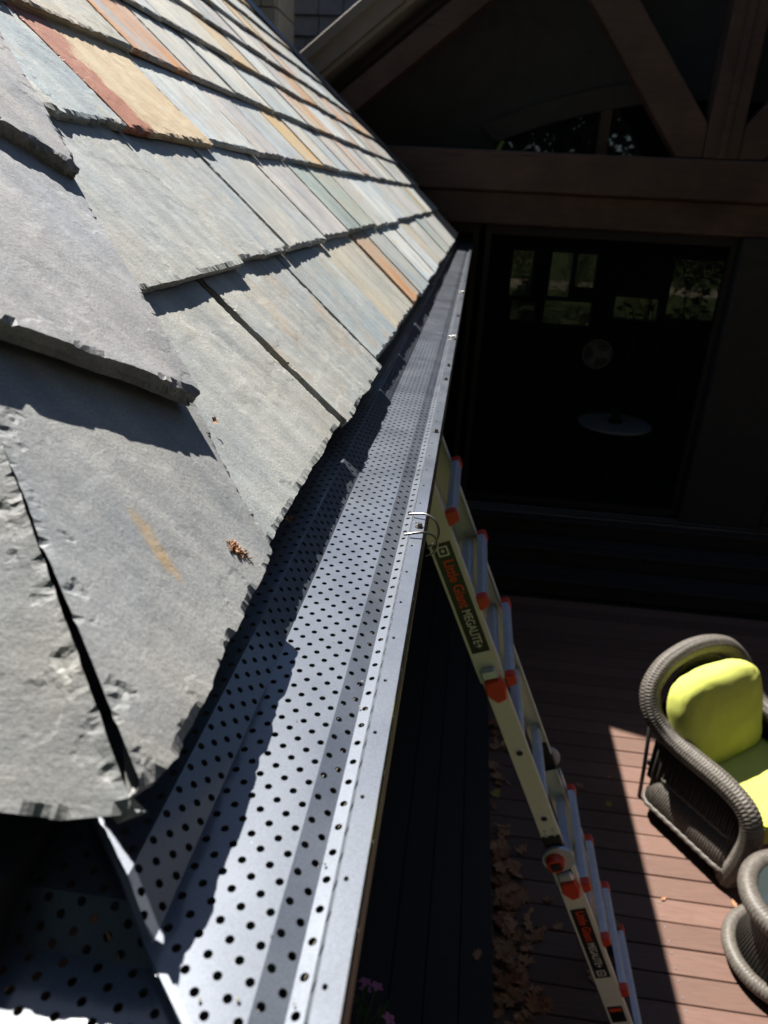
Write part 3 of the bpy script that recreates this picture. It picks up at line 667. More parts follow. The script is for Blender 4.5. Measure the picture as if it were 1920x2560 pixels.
# porch floor, steps, threshold, side walls, back wall with window openings
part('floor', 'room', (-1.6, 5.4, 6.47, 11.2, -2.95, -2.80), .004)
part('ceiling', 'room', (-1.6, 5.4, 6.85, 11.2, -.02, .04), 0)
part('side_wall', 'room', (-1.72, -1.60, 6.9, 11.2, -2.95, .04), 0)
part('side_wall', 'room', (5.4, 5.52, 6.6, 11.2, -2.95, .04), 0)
ops = [(.55, .84, -1.27, -.64), (.60, .95, -1.62, -1.33), (1.10, 1.40, -1.25, -.64), (1.46, 1.74, -1.10, -.64), (1.08, 1.76, -1.64, -1.30), (2.07, 2.70, -1.50, -1.19), (2.80, 3.68, -1.44, -.64)]
xsu = sorted({-1.6, 5.4} | {v for o_ in ops for v in o_[:2]}); zsu = sorted({-2.8, -.02} | {v for o_ in ops for v in o_[2:]})
b = MB()
for xa, xb in zip(xsu, xsu[1:]):
    for za, zb in zip(zsu, zsu[1:]):
        xm, zm = (xa + xb) / 2, (za + zb) / 2
        if not any(o_[0] < xm < o_[1] and o_[2] < zm < o_[3] for o_ in ops): b.box(xa, xb, 11.0, 11.09, za, zb)
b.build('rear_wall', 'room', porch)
for o_ in ops:
    fr = MB(); 
    for q in ((o_[0] - .03, o_[0], o_[2] - .03, o_[3] + .03), (o_[1], o_[1] + .03, o_[2] - .03, o_[3] + .03), (o_[0], o_[1], o_[2] - .03, o_[2]), (o_[0], o_[1], o_[3], o_[3] + .03)): fr.box(q[0], q[1], 10.95, 10.995, q[2], q[3])
    fo_ = fr.build('window_frame', 'room', porch)
    MB().box(o_[0], o_[1], 11.03, 11.036, o_[2], o_[3]).build('pane', 'smoke', fo_)
part('right_pillar', 'pillar', (2.20, 2.95, 6.60, 6.98, -2.80, -.195), .01)
for x0, x1 in ((-1.58, .02), (.08, 2.19)):
    fr = MB()
    for q in ((x0, x0 + .05, -2.79, -.20), (x1 - .05, x1, -2.79, -.20), (x0 + .05, x1 - .05, -2.79, -2.70), (x0 + .05, x1 - .05, -.27, -.20)): fr.box(q[0], q[1], 6.70, 6.75, q[2], q[3])
    f = fr.build('screen_frame', 'room', porch)
    b = MB(); b.face([(x0 + .05, 6.725, -2.70), (x1 - .05, 6.725, -2.70), (x1 - .05, 6.725, -.27), (x0 + .05, 6.725, -.27)]); b.build('screen', 'screen', f)
b = MB(); b.box(3.0, 5.4, 6.70, 6.8, -2.8, -.02); b.build('front_wall', 'gablewall', porch)
for k, y in enumerate((6.50, 6.555, 6.61)): part('threshold_track', 'steel', (-.5, 3.35, y, y + .022, -2.797, -2.778 + .008 * k), .002)
steps = root('porch_steps', (1.4, 6.1, ZD), 'three dark wooden steps with riser lights up to porch', 'steps')
for i in range(3):
    y = 5.83 + .30 * i; z0 = ZD + .001; z1 = ZD + .1667 * (i + 1)
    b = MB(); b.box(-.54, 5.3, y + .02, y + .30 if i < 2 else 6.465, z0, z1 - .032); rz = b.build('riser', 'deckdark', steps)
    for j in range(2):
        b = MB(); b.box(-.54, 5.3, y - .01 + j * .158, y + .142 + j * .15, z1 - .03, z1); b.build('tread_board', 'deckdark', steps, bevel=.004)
    b = MB(); b.box(1.83, 1.93, y + .008, y + .019, z1 - .11, z1 - .055); b.build('step_light', 'black', rz, bevel=.003)

# things seen inside the porch
tb = root('round_table', (1.615, 7.45, -2.80), 'round pale table standing inside the dark porch', 'table')
MB().lathe((1.615, 7.45, -2.10), [(.0, .0), (.37, .0), (.375, .012), (.37, .024), (.0, .024)], 48).build('table_top', 'tabletop', tb)
MB().lathe((1.615, 7.45, -2.80), [(.22, 0), (.22, .02), (.04, .05), (.03, .35), (.045, .699), (.0, .699)], 24).build('pedestal', 'black', tb)
MB().lathe((1.615, 7.45, -2.075), [(.07, 0), (.075, .02), (.05, .04), (.05, .15), (.06, .17), (.0, .19)], 16).build('lantern', 'black', None, at=(1.615, 7.45, -2.075)); tag(bpy.data.objects['lantern'], 'small dark lantern standing on the round porch table', 'lantern')
fn = root('pedestal_fan', (1.42, 8.0, -2.80), 'round pedestal fan standing inside the dark porch', 'fan')
fp = Vector((1.42, 8.0, -1.48))
b = MB()
for r_ in (.05, .085, .12, .15): b.tube([fp + Vector((math.cos(a) * r_, 0 if r_ > .14 else -.03, math.sin(a) * r_)) for a in [2 * math.pi * k / 32 for k in range(32)]], .005 if r_ < .14 else .010, 5, closed=True)
for k in range(24): a = 2 * math.pi * k / 24; b.tube([fp + Vector((math.cos(a) * .03, -.03, math.sin(a) * .03)), fp + Vector((math.cos(a) * .10, -.03, math.sin(a) * .10)), fp + Vector((math.cos(a) * .15, 0, math.sin(a) * .15))], .0035, 4)
b.build('grille', 'fan', fn)
b = MB(); b.lathe(fp + Vector((0, 0, 0)), [(.0, -.03), (.045, -.03), (.045, .03), (.0, .03)], 12); b.build('motor', 'fan', fn)
for k in range(3):
    a = 2 * math.pi * k / 3; d = Vector((math.cos(a), 0, math.sin(a))); t_ = Vector((-math.sin(a), .4, math.cos(a))) * .05
    MB().prism([fp + d * .03 - t_ * .4, fp + d * .13 - t_, fp + d * .13 + t_, fp + d * .03 + t_ * .4], (0, .004, 0)).build('blade', 'fan', fn)
b = MB(); b.lathe((1.42, 8.06, -2.80), [(.18, 0), (.18, .02), (.03, .05), (.018, .2), (.016, 1.25), (.0, 1.25)], 16); b.build('stand', 'black', fn)

def room_plant(x, y, h, seed, label):
    t = root('indoor_plant', (x, y, -2.80), label, 'plant'); g_ = random.Random(seed); bs = Vector((x, y, -2.8)); c_ = MB(); st = MB()
    MB().lathe(bs, [(.0, 0), (.14, 0), (.19, .34), (.0, .34)], 16).build('pot', 'pot', t)
    for k in range(16):
        a = g_.uniform(0, 6.28); e = bs + Vector((math.cos(a) * g_.uniform(.1, .5), math.sin(a) * .3, h * g_.uniform(.55, 1))); st.tube([bs + Vector((0, 0, .3)), bs.lerp(e, .6) + Vector((0, 0, .1)), e], .008, 5)
        for j in range(9):
            p = bs.lerp(e, g_.uniform(.55, 1.)); d = Vector((g_.uniform(-1, 1), g_.uniform(-1, 1), g_.uniform(-.6, .5))).normalized(); w = d.orthogonal().normalized() * .03; c_.face([p, p + d * .07 + w, p + d * .17, p + d * .07 - w])
    st.build('stems', 'plantleaf', t); c_.build('leaves', 'plantleaf', t)
room_plant(2.45, 10.3, 1.75, 3, 'leafy indoor plant before the middle rear porch window'); room_plant(3.1, 10.5, 1.95, 4, 'tall indoor plant before the right rear porch window')
# ================================================================== house wing and chimney at top left
wing = root('rear_house', (-3.2, 9.6, ZD - .3), 'shaded house wing with blue grey shingles behind the slate roof', 'house')
def wp(x, s): return Vector((x, 9.2 + s * .15, .55 + s * .985))
MB().prism([wp(-6, -.2) + Vector((0, .03, -.02)), wp(-.6, -.2) + Vector((0, .03, -.02)), wp(-.6, 3.4) + Vector((0, .03, -.02)), wp(-6, 3.4) + Vector((0, .03, -.02))], (0, .1, -.06)).build('roof', 'sheath', wing)
MB().box(-6, -1.8, 9.35, 9.5, ZD - .3, .5).build('wall', 'siding', wing)
rr = random.Random(3)
rf = [c for c in wing.children if c.name.startswith('roof')][0]
for r in range(12):
    s = .2 + r * .21; x = -3.3 - rr.random() * .3
    while x < -.75:
        w = rr.uniform(.26, .40); l = .25
        MB().prism([wp(x, s) + Vector((0, -.030, .02)), wp(x + w - .01, s) + Vector((0, -.030, .02)), wp(x + w - .01, s + l), wp(x, s + l)], (0, .012, -.008)).build('shingle', 'shingle', rf); x += w
chim = root('chimney', (-2.45, 8.35, -.3), 'beige stone chimney behind the slate roof at top', 'chimney')
MB().box(-2.83, -2.13, 8.02, 8.70, -.3, 3.6).build('core', 'mortar', chim)
z = -.3; rw = 0
while z < 3.5:
    h = rr.choice([.16, .22, .27]); x = -2.86 - (.15 if rw % 2 else 0)
    while x < -2.10:
        w = rr.uniform(.20, .36); xa = max(x, -2.86); xb = min(x + w, -2.10)
        if xb - xa > .05: MB().box(xa, xb - .010, 7.985 - rr.random() * .012, 8.03, z, z + h - .012).build('stone_block', 'stone', chim, bevel=.006)
        x += w
    y = 8.032
    while y < 8.70:
        w = rr.uniform(.20, .34); MB().box(-2.14, -2.105 + rr.random() * .01, y, min(y + w, 8.72) - .01, z, z + h - .012).build('stone_block', 'stone', chim, bevel=.006); y += w
    z += h; rw += 1

# ================================================================== LADDER
LU = Vector((-.395, 0, .919)).normalized(); LD = Vector((.919, 0, .395)).normalized()
YN, YF = 1.945, 2.445
def rung_pt(k): return Vector((0.0, 0, -.872)) - LU * (.305 * k)      # rung front line
foot_t = (-.872 - ZD) / LU.z                                          # distance from rung 0 down to the deck
lad = root('ladder', tuple(rung_pt(0) - LU * foot_t + YH * 2.2), 'cream multi-position ladder with red fittings leaning under the gutter', 'ladder')
def lp(t, d, y): return rung_pt(0) - LU * t + LD * d + YH * y          # t metres down the ladder
def rail(name, t0, t1, d0, d1, y, side, w=.028, m='rail'):
    """C-channel rail: web on the outside, two flanges inward"""
    ax = -LU; o = lp(0, 0, y); b = MB()
    b.obox(o, ax, LD, YH * side, t0, t1, d0, d1, 0, .004)
    b.obox(o, ax, LD, YH * side, t0, t1, d0, d0 + .005, .004, w); b.obox(o, ax, LD, YH * side, t0, t1, d1 - .005, d1, .004, w)
    return b.build(name, m, lad, bevel=.0012)
TB = foot_t - .035
for y, sd in ((YN, 1), (YF, -1)):
    rail('outer_rail', -.42, .60, -.095, -.012, y, sd, .032)
    rail('inner_rail', .30, 1.36, -.090, -.022, y + sd * .006, sd, .026)
    rail('outer_rail', 1.47, TB, -.095, -.012, y, sd, .032)
    rail('inner_rail', 1.44, 2.2, -.090, -.022, y + sd * .034, sd, .022)
    # foot
    b = MB(); b.obox(lp(0, 0, y), -LU, LD, YH * sd, TB - .05, TB + .033, -.10, -.005, -.004, .045); b.build('foot', 'rubber', lad, bevel=.004)
    b = MB(); b.obox(lp(0, 0, y), -LU, LD, YH * sd, TB - .16, TB - .04, -.012, .004, -.006, .03); b.build('foot_plate', 'steel', lad, bevel=.002)
def rung(k, d0, d1, y0, y1, cap):
    b = MB(); o = lp(.305 * k, 0, 0); h = .017
    pr = [(-h, d0), (h, d0), (h, d1 - .006), (h - .006, d1), (-h + .006, d1), (-h, d1 - .006)]
    b.prism([o + -LU * a + LD * d + YH * y0 for a, d in pr], YH * (y1 - y0))
    r_ = b.build('rung', 'alu', lad)
    for q in range(4):
        b = MB(); x = -h + .006 + q * .0076; b.obox(o, -LU, LD, YH, x, x + .003, d1 + .0001, d1 + .0016, y0 + .03, y1 - .03); b.build('tread_rib', 'alu', r_)
    if cap:
        for y, sd in ((y0, 1), (y1, -1)):
            b = MB(); pr2 = [(-.020, -.012), (.028, -.012), (.019, d1 + .005), (-.016, d1 + .005), (-.020, d1 - .003)]
            b.prism([o + -LU * a + LD * d + YH * (y - sd * .002) for a, d in pr2], YH * (sd * .034)); b.build('rung_cap', 'red', r_, bevel=.003)
for k in (0, 1, 2, 5.2, 6.2, 7.2, 8.15):
    rung(k, -.010, .016, YN + .0, YF - .0, True)
for k in (1.02, 2.02, 3.0, 4.0, 5.24, 6.24): rung(k, -.070, -.036, YN + .012, YF - .012, False)
def lock(t, y, sd):
    o = lp(t, 0, y); b = MB()
    b.prism([o + -LU * a + LD * d for a, d in ((-.005, -.080), (-.012, -.026), (.03, -.014), (.075, -.024), (.085, -.058), (.045, -.086))], YH * (-sd * .026)); l_ = b.build('lock_tab', 'red', lad, bevel=.006)
    b = MB(); b.prism([o + -LU * a + LD * d for a, d in ((-.05, -.08), (-.05, -.03), (-.012, -.024), (-.012, -.082))], YH * (-sd * .022)); b.build('lock_spring_cover', 'alu', l_, bevel=.006)
lock(.59, YN - .001, 1); lock(.59, YF + .001, -1); lock(1.53, YN - .001, 1); lock(1.53, YF + .001, -1)
for y, sd in ((YN, 1), (YF, -1)):          # hinges
    o = lp(1.41, -.056, y + sd * .006)
    b = MB(); b.obox(o, -LU, LD, YH * sd, -.10, .10, -.034, .034, -.006, .016); h_ = b.build('hinge', 'black', lad, bevel=.004)
    b = MB(); b.tube([o - YH * sd * .010, o - YH * sd * .022], .058, 28); b.build('hinge_disc', 'alu', h_)
    b = MB(); b.tube([o - YH * sd * .022 + LD * -.012, o - YH * sd * .05 + LD * -.012], lambda q: .036 - .006 * q, 20); b.build('hinge_knob', 'red', h_)
    b = MB(); b.obox(o, -LU, LD, -YH * sd, -.016, .016, -.030, .008, .051, .054); b.build('knob_inlay', 'black', h_)
    b = MB(); b.obox(o, -LU, LD, YH * sd, .075, .15, -.044, .046, -.004, .03); b.build('hinge_sleeve', 'alu', h_, bevel=.003)
for t in (.915, 1.225):                       # adjustment holes in the inner rail
    o = lp(t, -.056, YN + .006); b = MB(); b.tube([o - YH * .0006, o + YH * .002], .012, 20); b.build('rail_hole', 'black', lad)
    b = MB(); b.tube([o - YH * .0012 + (LD * math.cos(a) + LU * math.sin(a)) * .013 for a in [2 * math.pi * k / 20 for k in range(20)]], .0018, 5, closed=True); b.build('hole_bush', 'alu', lad)
for a, d in ((1.285, -.04), (1.31, -.07), (1.31, -.04), (1.285, -.07)):
    o = lp(a, d, YN + .006); b = MB(); b.tube([o, o - YH * .004], .006, 10); b.build('rivet', 'alu', lad)
def text_mesh(txt, size, ox, oy, m, parent, base, name='lettering', bold=.0, zoff=.0008, width=.1):
    cu = bpy.data.curves.new('lettering', 'FONT'); cu.body = txt; cu.size = size; cu.offset = bold; cu.fill_mode = 'FRONT'
    tmp = bpy.data.objects.new('tmp', cu); COL.objects.link(tmp); bpy.context.view_layer.update()
    me = bpy.data.meshes.new_from_object(tmp.evaluated_get(bpy.context.evaluated_depsgraph_get()))
    w = max(v.co.x for v in me.vertices); sx = width / w
    mb = MB(); mb.v = [base + -LU * (ox + v.co.x * sx) + LD * (oy + v.co.y) - YH * zoff for v in me.vertices]; mb.f = [tuple(p.vertices) for p in me.polygons]
    bpy.data.objects.remove(tmp); mb.build(name, m, parent); return ox + w * sx
def decal(t0, length, s, icon_first):
    base = lp(t0, -.086, YN - .0004); b = MB()
    b.obox(base, -LU, LD, -YH, 0, length, 0, .060 * s, 0, .0006); d_ = b.build('decal', 'decal', lad)
    base = base - YH * .0006; y = .018 * s; x = .012
    def icon(x):
        b = MB(); q = .034 * s; t_ = .005 * s
        for a in ((0, t_, 0, q), (q - t_, q, 0, q), (t_, q - t_, 0, t_), (t_, q - t_, q - t_, q), (q * .35, q * .62, q * .35, q * .62)): b.obox(base, -LU, LD, -YH, x + a[0], x + a[1], .012 * s + a[2], .012 * s + a[3], .0002, .0006)
        b.build('emblem', 'inkwhite', d_); return x + q + .014
    if icon_first: x = icon(x)
    x = text_mesh('Little Giant', .046 * s, x, y, 'inkred', d_, base, bold=.0010, width=length * .43) + .008
    x = text_mesh('MEGALITE+', .040 * s, x, y, 'inkwhite', d_, base, bold=.0005, width=length * .36) + .008
    if not icon_first: icon(length - .045)
decal(.07, .41, 1., True); decal(1.69, .40, 1., False)
b = MB(); b.obox(lp(2.27, -.086, YN - .0004), -LU, LD, -YH, 0, .10, 0, .06, 0, .0006); w_ = b.build('warning_label', 'decal', lad)
b = MB(); b.obox(lp(2.27, -.086, YN - .0010), -LU, LD, -YH, .012, .032, .006, .054, 0.0002, .0006); b.build('label_band', 'inkred', w_)

# ================================================================== WICKER ARMCHAIR
def weave(L, k, n): return 1 + .085 * 1.15 * abs(math.sin(math.pi * (L / .0165 + (.5 if (k * 10 // n) % 2 else 0)))) - .06 + .035 * math.cos(2 * math.pi * k * 10 / n)
CH = Vector((1.785, 3.373, ZD)); ca = R(34.6); CF = Vector((math.sin(ca), -math.cos(ca), 0)); CR = Vector((math.cos(ca), math.sin(ca), 0))
def cp(x, y, z): return CH + CR * x + CF * y + Vector((0, 0, z))
ch = root('wicker_armchair', tuple(CH), 'grey wicker armchair with lime green cushions on the sunlit deck', 'armchair')
W = .375
half = [(-W + .0, .30, .03), (-W - .01, .345, .20), (-W - .01, .355, .38), (-W - .005, .30, .505), (-W, .15, .55), (-W, -.10, .555), (-W - .01, -.24, .58), (-W - .035, -.345, .66), (-W - .005, -.42, .77), (-.27, -.455, .865), (-.13, -.47, .905), (0, -.475, .915)]
path = [cp(*p) for p in half] + [cp(-x, y, z) for x, y, z in half[-2::-1]]
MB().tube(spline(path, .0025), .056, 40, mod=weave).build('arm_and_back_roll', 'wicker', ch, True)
# inner back shell
b = MB(); nu, nv = 60, 40
def shell(u, v):   # u across -1..1, v up 0..1
    x = u * (.33 + .03 * v); y = -.37 - .06 * v + .09 * u * u; zt = .885 - .26 * abs(u) ** 2.6; z = .20 + (zt - .20) * v
    return x, y, z
for i in range(nu + 1):
    for j in range(nv + 1):
        x, y, z = shell(i / nu * 2 - 1, j / nv); b.v.append(cp(x, y + .006 * math.sin(i * math.pi / 2 + (j % 2) * math.pi), z))
for i in range(nu):
    for j in range(nv): b.f.append((i * (nv + 1) + j, (i + 1) * (nv + 1) + j, (i + 1) * (nv + 1) + j + 1, i * (nv + 1) + j + 1))
b.build('back_panel', 'wickershade', ch, True)
# side panels (woven canes standing under the arms)
for sgn in (-1, 1):
    b = MB()
    for i in range(32):
        y = -.27 + i * .0185; zt = .52 if y < .26 else .50 - (y - .26) * 2.
        b.tube([cp(sgn * (W - .004 + .004 * (i % 2)), y, .14), cp(sgn * (W + .004 - .004 * (i % 2)), y, .28), cp(sgn * (W - .004), y, zt)], .0085, 6)
    b.build('side_panel', 'wickershade', ch, True, kind='stuff')
    b = MB(); b.prism([cp(sgn * (W - .018), -.32, .2), cp(sgn * (W - .018), .29, .2), cp(sgn * (W - .018), .29, .47), cp(sgn * (W - .018), -.32, .52)], CR * (.006 * sgn)); b.build('side_lining', 'wickershade', ch)
# flared base skirt of vertical canes and its braid
b = MB()
def ring(t):   # rounded rectangle footprint, t 0..1
    r = .28; st = 2 - 2 * r; q = math.pi * r / 2; per = 4 * (st + q); u = (t % 1) * per; k = int(u // (st + q)); u -= k * (st + q)
    if u < st: x, y = 1, -1 + r + u
    else: a = (u - st) / r; x, y = 1 - r + r * math.cos(a), 1 - r + r * math.sin(a)
    for _ in range(k): x, y = -y, x
    return x, y
for k in range(150):
    c, s_ = ring(k / 150); 
    b.tube([cp(c * .43, s_ * .32 + .02, .105), cp(c * .40, s_ * .30 + .02, .19), cp(c * .365, s_ * .285 + .02, .28)], .0105, 6)
b.build('base_skirt', 'wicker', ch, True, kind='stuff')
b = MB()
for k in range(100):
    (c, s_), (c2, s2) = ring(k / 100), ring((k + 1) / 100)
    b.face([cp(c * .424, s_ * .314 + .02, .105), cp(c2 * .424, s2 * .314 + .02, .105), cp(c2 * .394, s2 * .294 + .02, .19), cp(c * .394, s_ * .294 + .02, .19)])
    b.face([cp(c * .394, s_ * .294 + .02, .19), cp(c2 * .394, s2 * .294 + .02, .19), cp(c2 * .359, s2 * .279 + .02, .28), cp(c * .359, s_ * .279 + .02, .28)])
b.build('skirt_lining', 'wickershade', ch, True)
for zz, sc_ in ((.10, 1.0), (.28, .87)):
    MB().tube([cp(ring(k / 200)[0] * .432 * sc_, ring(k / 200)[1] * .322 * sc_ + .02, zz) for k in range(200)], .016, 12, closed=True, mod=lambda L, k, n: 1 + .12 * math.sin(L / .008 + k)).build('base_braid', 'wicker', ch, True)
for x, y in ((-.33, -.37), (.33, -.37), (-.33, .28), (.33, .28)):
    MB().tube([cp(x * 1.05, y * .93, 0), cp(x * 1.06, y * .96, .20), cp(x * 1.14, y * 1.0, .56)], .012, 10).build('leg', 'black', ch, True)
b = MB(); b.prism([cp(-.33, -.36, .24), cp(.33, -.36, .24), cp(.33, .31, .24), cp(-.33, .31, .24)], (0, 0, .035)); b.build('seat_frame', 'wickershade', ch)
def cushion(name, c, ax, ay, az, a, bb, cc, e1, e2, wr, seed):
    mb = MB(); nu, nv = 96, 48
    sg = lambda v, e: math.copysign(abs(v) ** e, v)
    for i in range(nu):
        for j in range(nv + 1):
            u = 2 * math.pi * i / nu; v = -math.pi / 2 + math.pi * j / nv
            x = a * sg(math.cos(v), e1) * sg(math.cos(u), e2); y = bb * sg(math.cos(v), e1) * sg(math.sin(u), e2); z = cc * sg(math.sin(v), e1)
            d = wr * (mnoise.noise(Vector((x * 7 + seed, y * 7, z * 7))) + .55 * abs(mnoise.noise(Vector((x * 16 + seed, y * 9, z * 16)))) - .45 * max(0, .25 - abs(mnoise.noise(Vector((x * 9 - seed, y * 14, z * 9 + 4))))))
            nn = Vector((x / a ** 2, y / bb ** 2, z / cc ** 2)).normalized()
            q = Vector((x, y, z)) + nn * d
            mb.v.append(c + ax * q.x + ay * q.y + az * q.z)
    for i in range(nu):
        k = (i + 1) % nu
        for j in range(nv): mb.f.append((i * (nv + 1) + j, k * (nv + 1) + j, k * (nv + 1) + j + 1, i * (nv + 1) + j + 1))
    o = mb.build(name, 'lime', ch, True)
    return o
ZU = Vector((0, 0, 1))
sc1 = cushion('seat_cushion', cp(0, .055, .355), CR, CF, ZU, .315, .33, .078, .32, .22, .004, 3.)
lean = (ZU * .955 - CF * .297).normalized(); ln2 = CR.cross(lean).normalized()
sc2 = cushion('back_cushion', cp(-.03, -.215, .63), CR, lean, CR.cross(lean), .335, .285, .120, .62, .50, .011, 9.)
az_ = CR.cross(lean); cc0 = cp(-.03, -.215, .63)
for f_, zz in ((.955, .040), (.955, -.040)):
    pts = [cc0 + CR * (.335 * f_ * math.copysign(abs(math.cos(q)) ** .50, math.cos(q))) + lean * (.285 * f_ * math.copysign(abs(math.sin(q)) ** .50, math.sin(q))) + az_ * zz for q in [2 * math.pi * (k + .5) / 160 for k in range(160)]]
    MB().tube(pts, .0045, 8, closed=True).build('piping', 'piping', sc2, True)
for e, cc in ((.078 * .93, .05),):
    pts = [cp(math.copysign(abs(math.cos(q)) ** .22, math.cos(q)) * .305, .055 + math.copysign(abs(math.sin(q)) ** .22, math.sin(q)) * .320, .355 + e * .84) for q in [2 * math.pi * k / 120 for k in range(120)]]
    MB().tube(pts, .005, 8, closed=True).build('piping', 'piping', sc1, True)

# ================================================================== WICKER SIDE TABLE with glass inset
TC = Vector((1.775, 2.47, ZD)); tbl = root('wicker_side_table', tuple(TC), 'round grey wicker side table with glass top at right edge', 'side table')
def circ(r, z, n): return [TC + Vector((math.cos(2 * math.pi * k / n) * r, math.sin(2 * math.pi * k / n) * r, z)) for k in range(n)]
MB().tube(circ(.245, .43, 360), .045, 24, closed=True, mod=lambda L, k, n: 1 + .07 * abs(math.sin(math.pi * L / .0155 + (.5 if (k * 4 // n) % 2 else 0) * math.pi)) - .035).build('rim', 'wicker', tbl, True)
MB().lathe(TC, [(.0, .445), (.225, .445), (.225, .455), (.0, .455)], 48).build('glass_top', 'glass', tbl)
b = MB()
for k in range(80):
    a = 2 * math.pi * k / 80; d = Vector((math.cos(a), math.sin(a), 0))
    b.tube([TC + d * .235 + ZU * .40, TC + d * .19 + ZU * .30, TC + d * .185 + ZU * .2, TC + d * .225 + ZU * .06], .0095, 6)
b.build('woven_body', 'wickershade', tbl, True, kind='stuff')
MB().tube(circ(.245, .065, 360), .036, 20, closed=True, mod=lambda L, k, n: 1 + .08 * abs(math.sin(math.pi * L / .015 + (.5 if (k * 4 // n) % 2 else 0) * math.pi)) - .04).build('base_ring', 'wicker', tbl, True)
MB().lathe(TC, [(.0, .0), (.235, .0), (.235, .05), (.0, .05)], 40).build('base_plate', 'rubber', tbl)

# ================================================================== FLOWER POT at the bottom edge
FP = Vector((-.19, 1.43, ZD + .15)); pot = root('potted_flowers', tuple(FP), 'pink flowers in a dark pot on the step under gutter', 'flower pot')
MB().lathe(FP, [(.0, 0), (.11, 0), (.15, .28), (.165, .30), (.165, .33), (.145, .33), (.14, .27), (.0, .27)], 28).build('pot', 'pot', pot, True)
rp = random.Random(8)
b = MB(); fl = MB()
for k in range(34):
    a = rp.uniform(0, 6.28); r0 = rp.uniform(.0, .10); L = rp.uniform(.16, .36); sp = rp.uniform(.05, .20)
    p0 = FP + Vector((math.cos(a) * r0, math.sin(a) * r0, .27)); p1 = FP + Vector((math.cos(a) * (r0 + sp), math.sin(a) * (r0 + sp), .27 + L))
    b.tube([p0, (p0 + p1) / 2 + ZU * .03, p1], .003, 5)
    for j in range(7):
        q = p0.lerp(p1, rp.uniform(.2, .95)); d = Vector((rp.uniform(-1, 1), rp.uniform(-1, 1), rp.uniform(-.1, .6))).normalized(); w = d.cross(ZU).normalized() * .011
        b.face([q, q + d * .022 + w, q + d * .055, q + d * .022 - w])
    if k < 22:
        nrm = Vector((math.cos(a) * .5, math.sin(a) * .5, 1)).normalized(); t1 = nrm.orthogonal().normalized(); t2 = nrm.cross(t1); f_ = MB()
        for j in range(5):
            q = 2 * math.pi * j / 5; e = t1 * math.cos(q) + t2 * math.sin(q); s_ = t1 * -math.sin(q) + t2 * math.cos(q)
            f_.face([p1, p1 + e * .014 + s_ * .010 + nrm * .004, p1 + e * .026 + s_ * .004 + nrm * .002, p1 + e * .026 - s_ * .004 + nrm * .002, p1 + e * .014 - s_ * .010 + nrm * .004])
        f_.build('flower', 'petal', pot)
b.build('foliage', 'plantleaf', pot)

# ================================================================== FALLEN LEAVES
def leaf_shape(c, size, ang, tilt, curl, rg):
    """a lobed dry leaf lying at c"""
    ax = Vector((math.cos(ang), math.sin(ang), 0)); ay = Vector((-math.sin(ang), math.cos(ang), 0)); pts = []
    out = [(1, 0), (.62, .13), (.72, .42), (.36, .28), (.22, .62), (-.02, .30), (-.35, .50), (-.42, .14), (-.72, .04)]
    out = out + [(x, -y) for x, y in out[-1:0:-1]]
    an = rg.uniform(.55, 1.2); b = MB(); cI = Vector(c) + ZU * .004; b.v.append(cI)
    for x, y in out:
        x += rg.uniform(-.12, .12); y = y * an + rg.uniform(-.10, .10)
        b.v.append(Vector(c) + ax * x * size + ay * y * size + ZU * (.004 + curl * size * (x * x + y * y) * rg.uniform(.6, 1.3) + tilt * y * size))
    n = len(out)
    for i in range(n): b.f.append((0, 1 + i, 1 + (i + 1) % n))
    return b
rl = random.Random(21)
pile = MB()
for k in range(210):
    y = rl.uniform(1.1, 3.0) if rl.random() < .93 else rl.uniform(3.0, 4.0)
    x = .39 + abs(rl.gauss(0, .10)) * (1 if y < 2.7 else .6)
    hgt = max(0, .05 * (1 - (x - .39) / .2)) * rl.random()
    q = leaf_shape((x + .02, y, ZD + .002 + hgt), rl.uniform(.035, .066), rl.uniform(0, 6.28), rl.uniform(-.5, .5), rl.uniform(.1, .55), rl)
    o_ = len(pile.v); pile.v += q.v; pile.f += [tuple(i + o_ for i in f) for f in q.f]
p_ = pile.build('leaf_litter', 'dryleaf', kind='stuff'); tag(p_, 'drift of brown fallen leaves piled against the raised step', 'leaves')
def onz(px, py, Z): 
    v = cam.matrix_world.to_3x3() @ Vector(((px - 829.5) / 1536, -(py - 1106) / 1536, -1)); return v * (Z / v.z)
single = [((860 + 402, 2030), 'brown', 'curled brown leaf nearest the ladder rail on the shaded deck', .06), ((1285, 2058), 'pale', 'pale tan leaf touching a brown one on the shaded deck', .05), ((1283, 2108), 'brown', 'broad brown leaf by the lower ladder decal', .06),
 ((1203, 2003), 'brown', 'small rust leaf between leaf drift and ladder', .04), ((1124, 1838), 'brown', 'rust leaf left of the ladder hinge', .05), ((1314, 1737), 'yellow', 'yellow leaf right of the ladder on shaded deck', .035), ((1250, 1697), 'brown', 'brown leaf just beside the right ladder rail', .04),
 ((1316, 1680), 'pale', 'small pale leaf near the sunlit corner of deck', .03), ((1070, 1716), 'yellow', 'yellow leaf at the far end of leaf drift', .05), ((1097, 1692), 'brown', 'lone brown leaf beyond the leaf drift', .04), ((1434, 1942), 'pale', 'tiny pale leaf lying on sunlit boards', .025),
 ((1587, 1955), 'brown', 'rust leaf beside the wicker side table', .035), ((1222, 1930), 'brown', 'dark leaf on boards below the ladder hinge', .045), ((1089, 1570), 'yellow', 'yellow leaf far behind the upper ladder rail', .035)]
